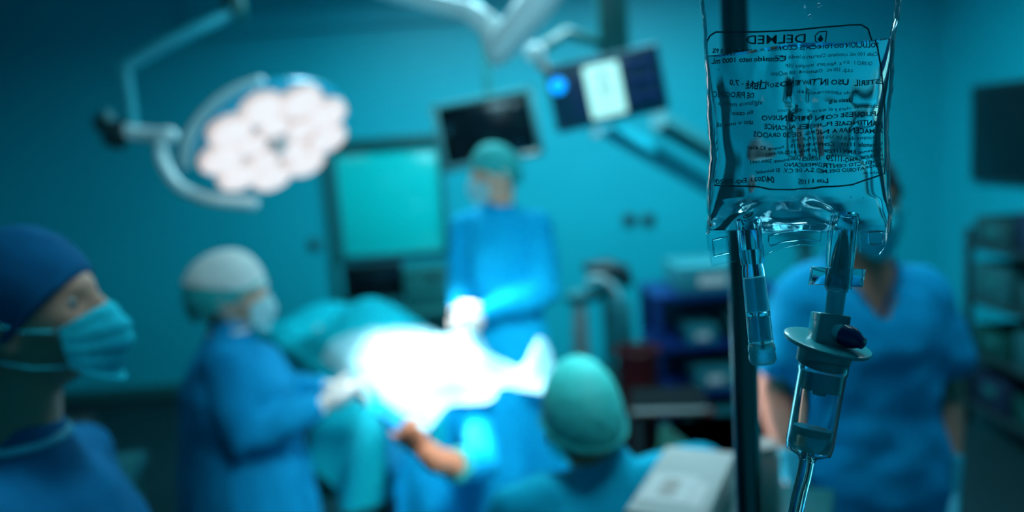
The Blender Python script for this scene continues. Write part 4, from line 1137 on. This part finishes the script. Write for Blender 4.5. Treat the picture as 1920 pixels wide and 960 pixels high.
def dens(pts, n=10):
    o = []
    for (a, b2), (c, d) in zip(pts, pts[1:]):
        for k in range(n): o.append((a + (c - a) * k / n, b2 + (d - b2) * k / n))
    return o + [pts[-1]]
strip(dens([(1334, 350), (1333, 250), (1331, 150), (1326, 95), (1327, 76), (1333, 65), (1345, 57), (1420, 53), (1500, 49), (1600, 42), (1622, 42), (1634, 50), (1638, 64), (1646, 90), (1652, 130), (1656, 200), (1656, 325), (1600, 342), (1560, 346), (1500, 352), (1460, 348), (1400, 347), (1334, 346)]), 3.0)
# round D emblem with a drop
strip(dens([(1558, 53), (1556, 75), (1546, 76), (1538, 71), (1537, 61), (1543, 54), (1558, 53)], 5), 2.2)
dv = [prt.b.verts.new(surf(1547 + 5.0 * sin(a) * (1 if cos(a) < .2 else .55), 66 - 6.5 * cos(a), -1, .0003)) for a in [2 * pi * k / 16 for k in range(16)]]; prt.b.faces.new(dv)
prt.build('printed_text', mat('print_ink', (.002, .012, .018), .5, var=.1, spec=.1), bag, smooth=False, fix=False)

# ------------------------------------------------------------------ infusion set
inf = place(empty('infusion_set', label='drip chamber with spike, blue vent cap and clear tube under the bag', cat='infusion set'), BM)
M_fit = mat('teal_fitting', (.015, .25, .28), .28, coat=.4, var=.04)
M_fitc = milky('fitting_plastic', (.45, .75, .75), (.04, .26, .27), .5)
m3, l3 = axis((1583, 428), (1562, 600))
lat('spike', [(.5, 0), (8, 14), (14, 40), (17, 60), (19, 92), (20, 118), (17, 120), (16, 175), (0, 175)], M_fitc, m3, inf)
MB().box(L(1569, 519, 0), (100 * K, 34 * K, 3 * K), .0006, Matrix.Rotation(R(-3), 3, 'Z')).build('wing_plate', M_clear, inf)
for x, h in ((1520, 30), (1618, 30)): MB().box(L(x, 520, 0), (3 * K, 30 * K, 9 * K), .0003, Matrix.Rotation(R(-8), 3, 'Z')).build('wing_end', M_clear, inf)
MB().box(L(1555, 617, -.001), (60 * K, 58 * K, 48 * K), .0012, Matrix.Rotation(R(-7), 3, 'Z')).build('vent_block', M_fit, inf)
MB().box(L(1527, 618, .001), (7 * K, 62 * K, 40 * K), .0008, Matrix.Rotation(R(-11), 3, 'Z')).build('rib', M_fit, inf)
tv = CAM_ROT
vm = Matrix.Translation(L(1562, 618, .004)) @ V((.55, -.35, .75)).to_track_quat('Z', 'Y').to_matrix().to_4x4()
MB().lathe([(15 * K, 0), (17 * K, 10 * K), (14 * K, 22 * K)], vm, 28).build('vent_stub', M_plug, inf)
M_bcap = mat('blue_cap', (.001, .015, .09), .22, coat=.3, var=.05)
MB().lathe([(17 * K, 14 * K), (20 * K, 17 * K), (20.5 * K, 34 * K), (17 * K, 44 * K), (12 * K, 52 * K), (11 * K, 58 * K), (0, 60 * K)], vm, 20).build('vent_cap', M_bcap, inf)
m4, l4 = axis((1553, 636), (1513, 862))
rot_t = m4 @ Matrix.Rotation(R(13), 4, 'X')
lat('flange_disc', [(20, 3), (72, 3), (79, 5), (80, 8), (78, 12), (50, 14)], M_fit, rot_t, inf, 64)
lat('chamber_collar', [(50, 10), (50, 18), (47, 50), (44, 52)], M_fit, rot_t, inf, 64)
M_cham = glass_mat('chamber_plastic', (.90, .98, .99), 1.32)
def tubeshell(name, prof, th, m):
    inner = [(max(.1, r - th), h) for r, h in prof][::-1]
    pr = prof + inner; t = MB()
    t.lathe([(r * K, h * K) for r, h in pr + [prof[0]]], m4, 56, caps=False); bmesh.ops.remove_doubles(t.b, verts=list(t.b.verts), dist=1e-7)
    return t.build(name, m, inf)
tubeshell('drip_chamber', [(44, 44), (45, 60), (43, 66), (43, 200), (40, 214), (18, 224), (14, 232)], 4, M_cham)
lat('chamber_plug', [(38, 64), (38.5, 68), (38.5, 96), (36, 98), (14, 98), (12, 106), (0, 106)], M_fitc, m4, inf)
lat('chamber_liquid', [(0, 178), (38, 178), (38.5, 200), (34, 210), (0, 212)], milky('chamber_saline', (.5, .82, .80), (.08, .45, .44), .4), m4, inf)
lat('filter_ring', [(0, 168), (37, 168), (38, 172), (38, 182), (0, 182)], M_fitc, m4, inf)
d0 = L(1513, 862); tb_pts = [L(1514, 856), L(1508, 890), L(1498, 930), L(1489, 975), L(1482, 1060, -.01), L(1500, 1200, -.03), L(1560, 1400, -.02), L(1600, 1600, -.01)]
tt = MB(); tt.loft(arcp(tb_pts, 42), 14 * K, (1, 0, 0), 20); tt.build('tube', glass_mat('tube_plastic', (.62, .92, .95), 1.25, .05), inf)
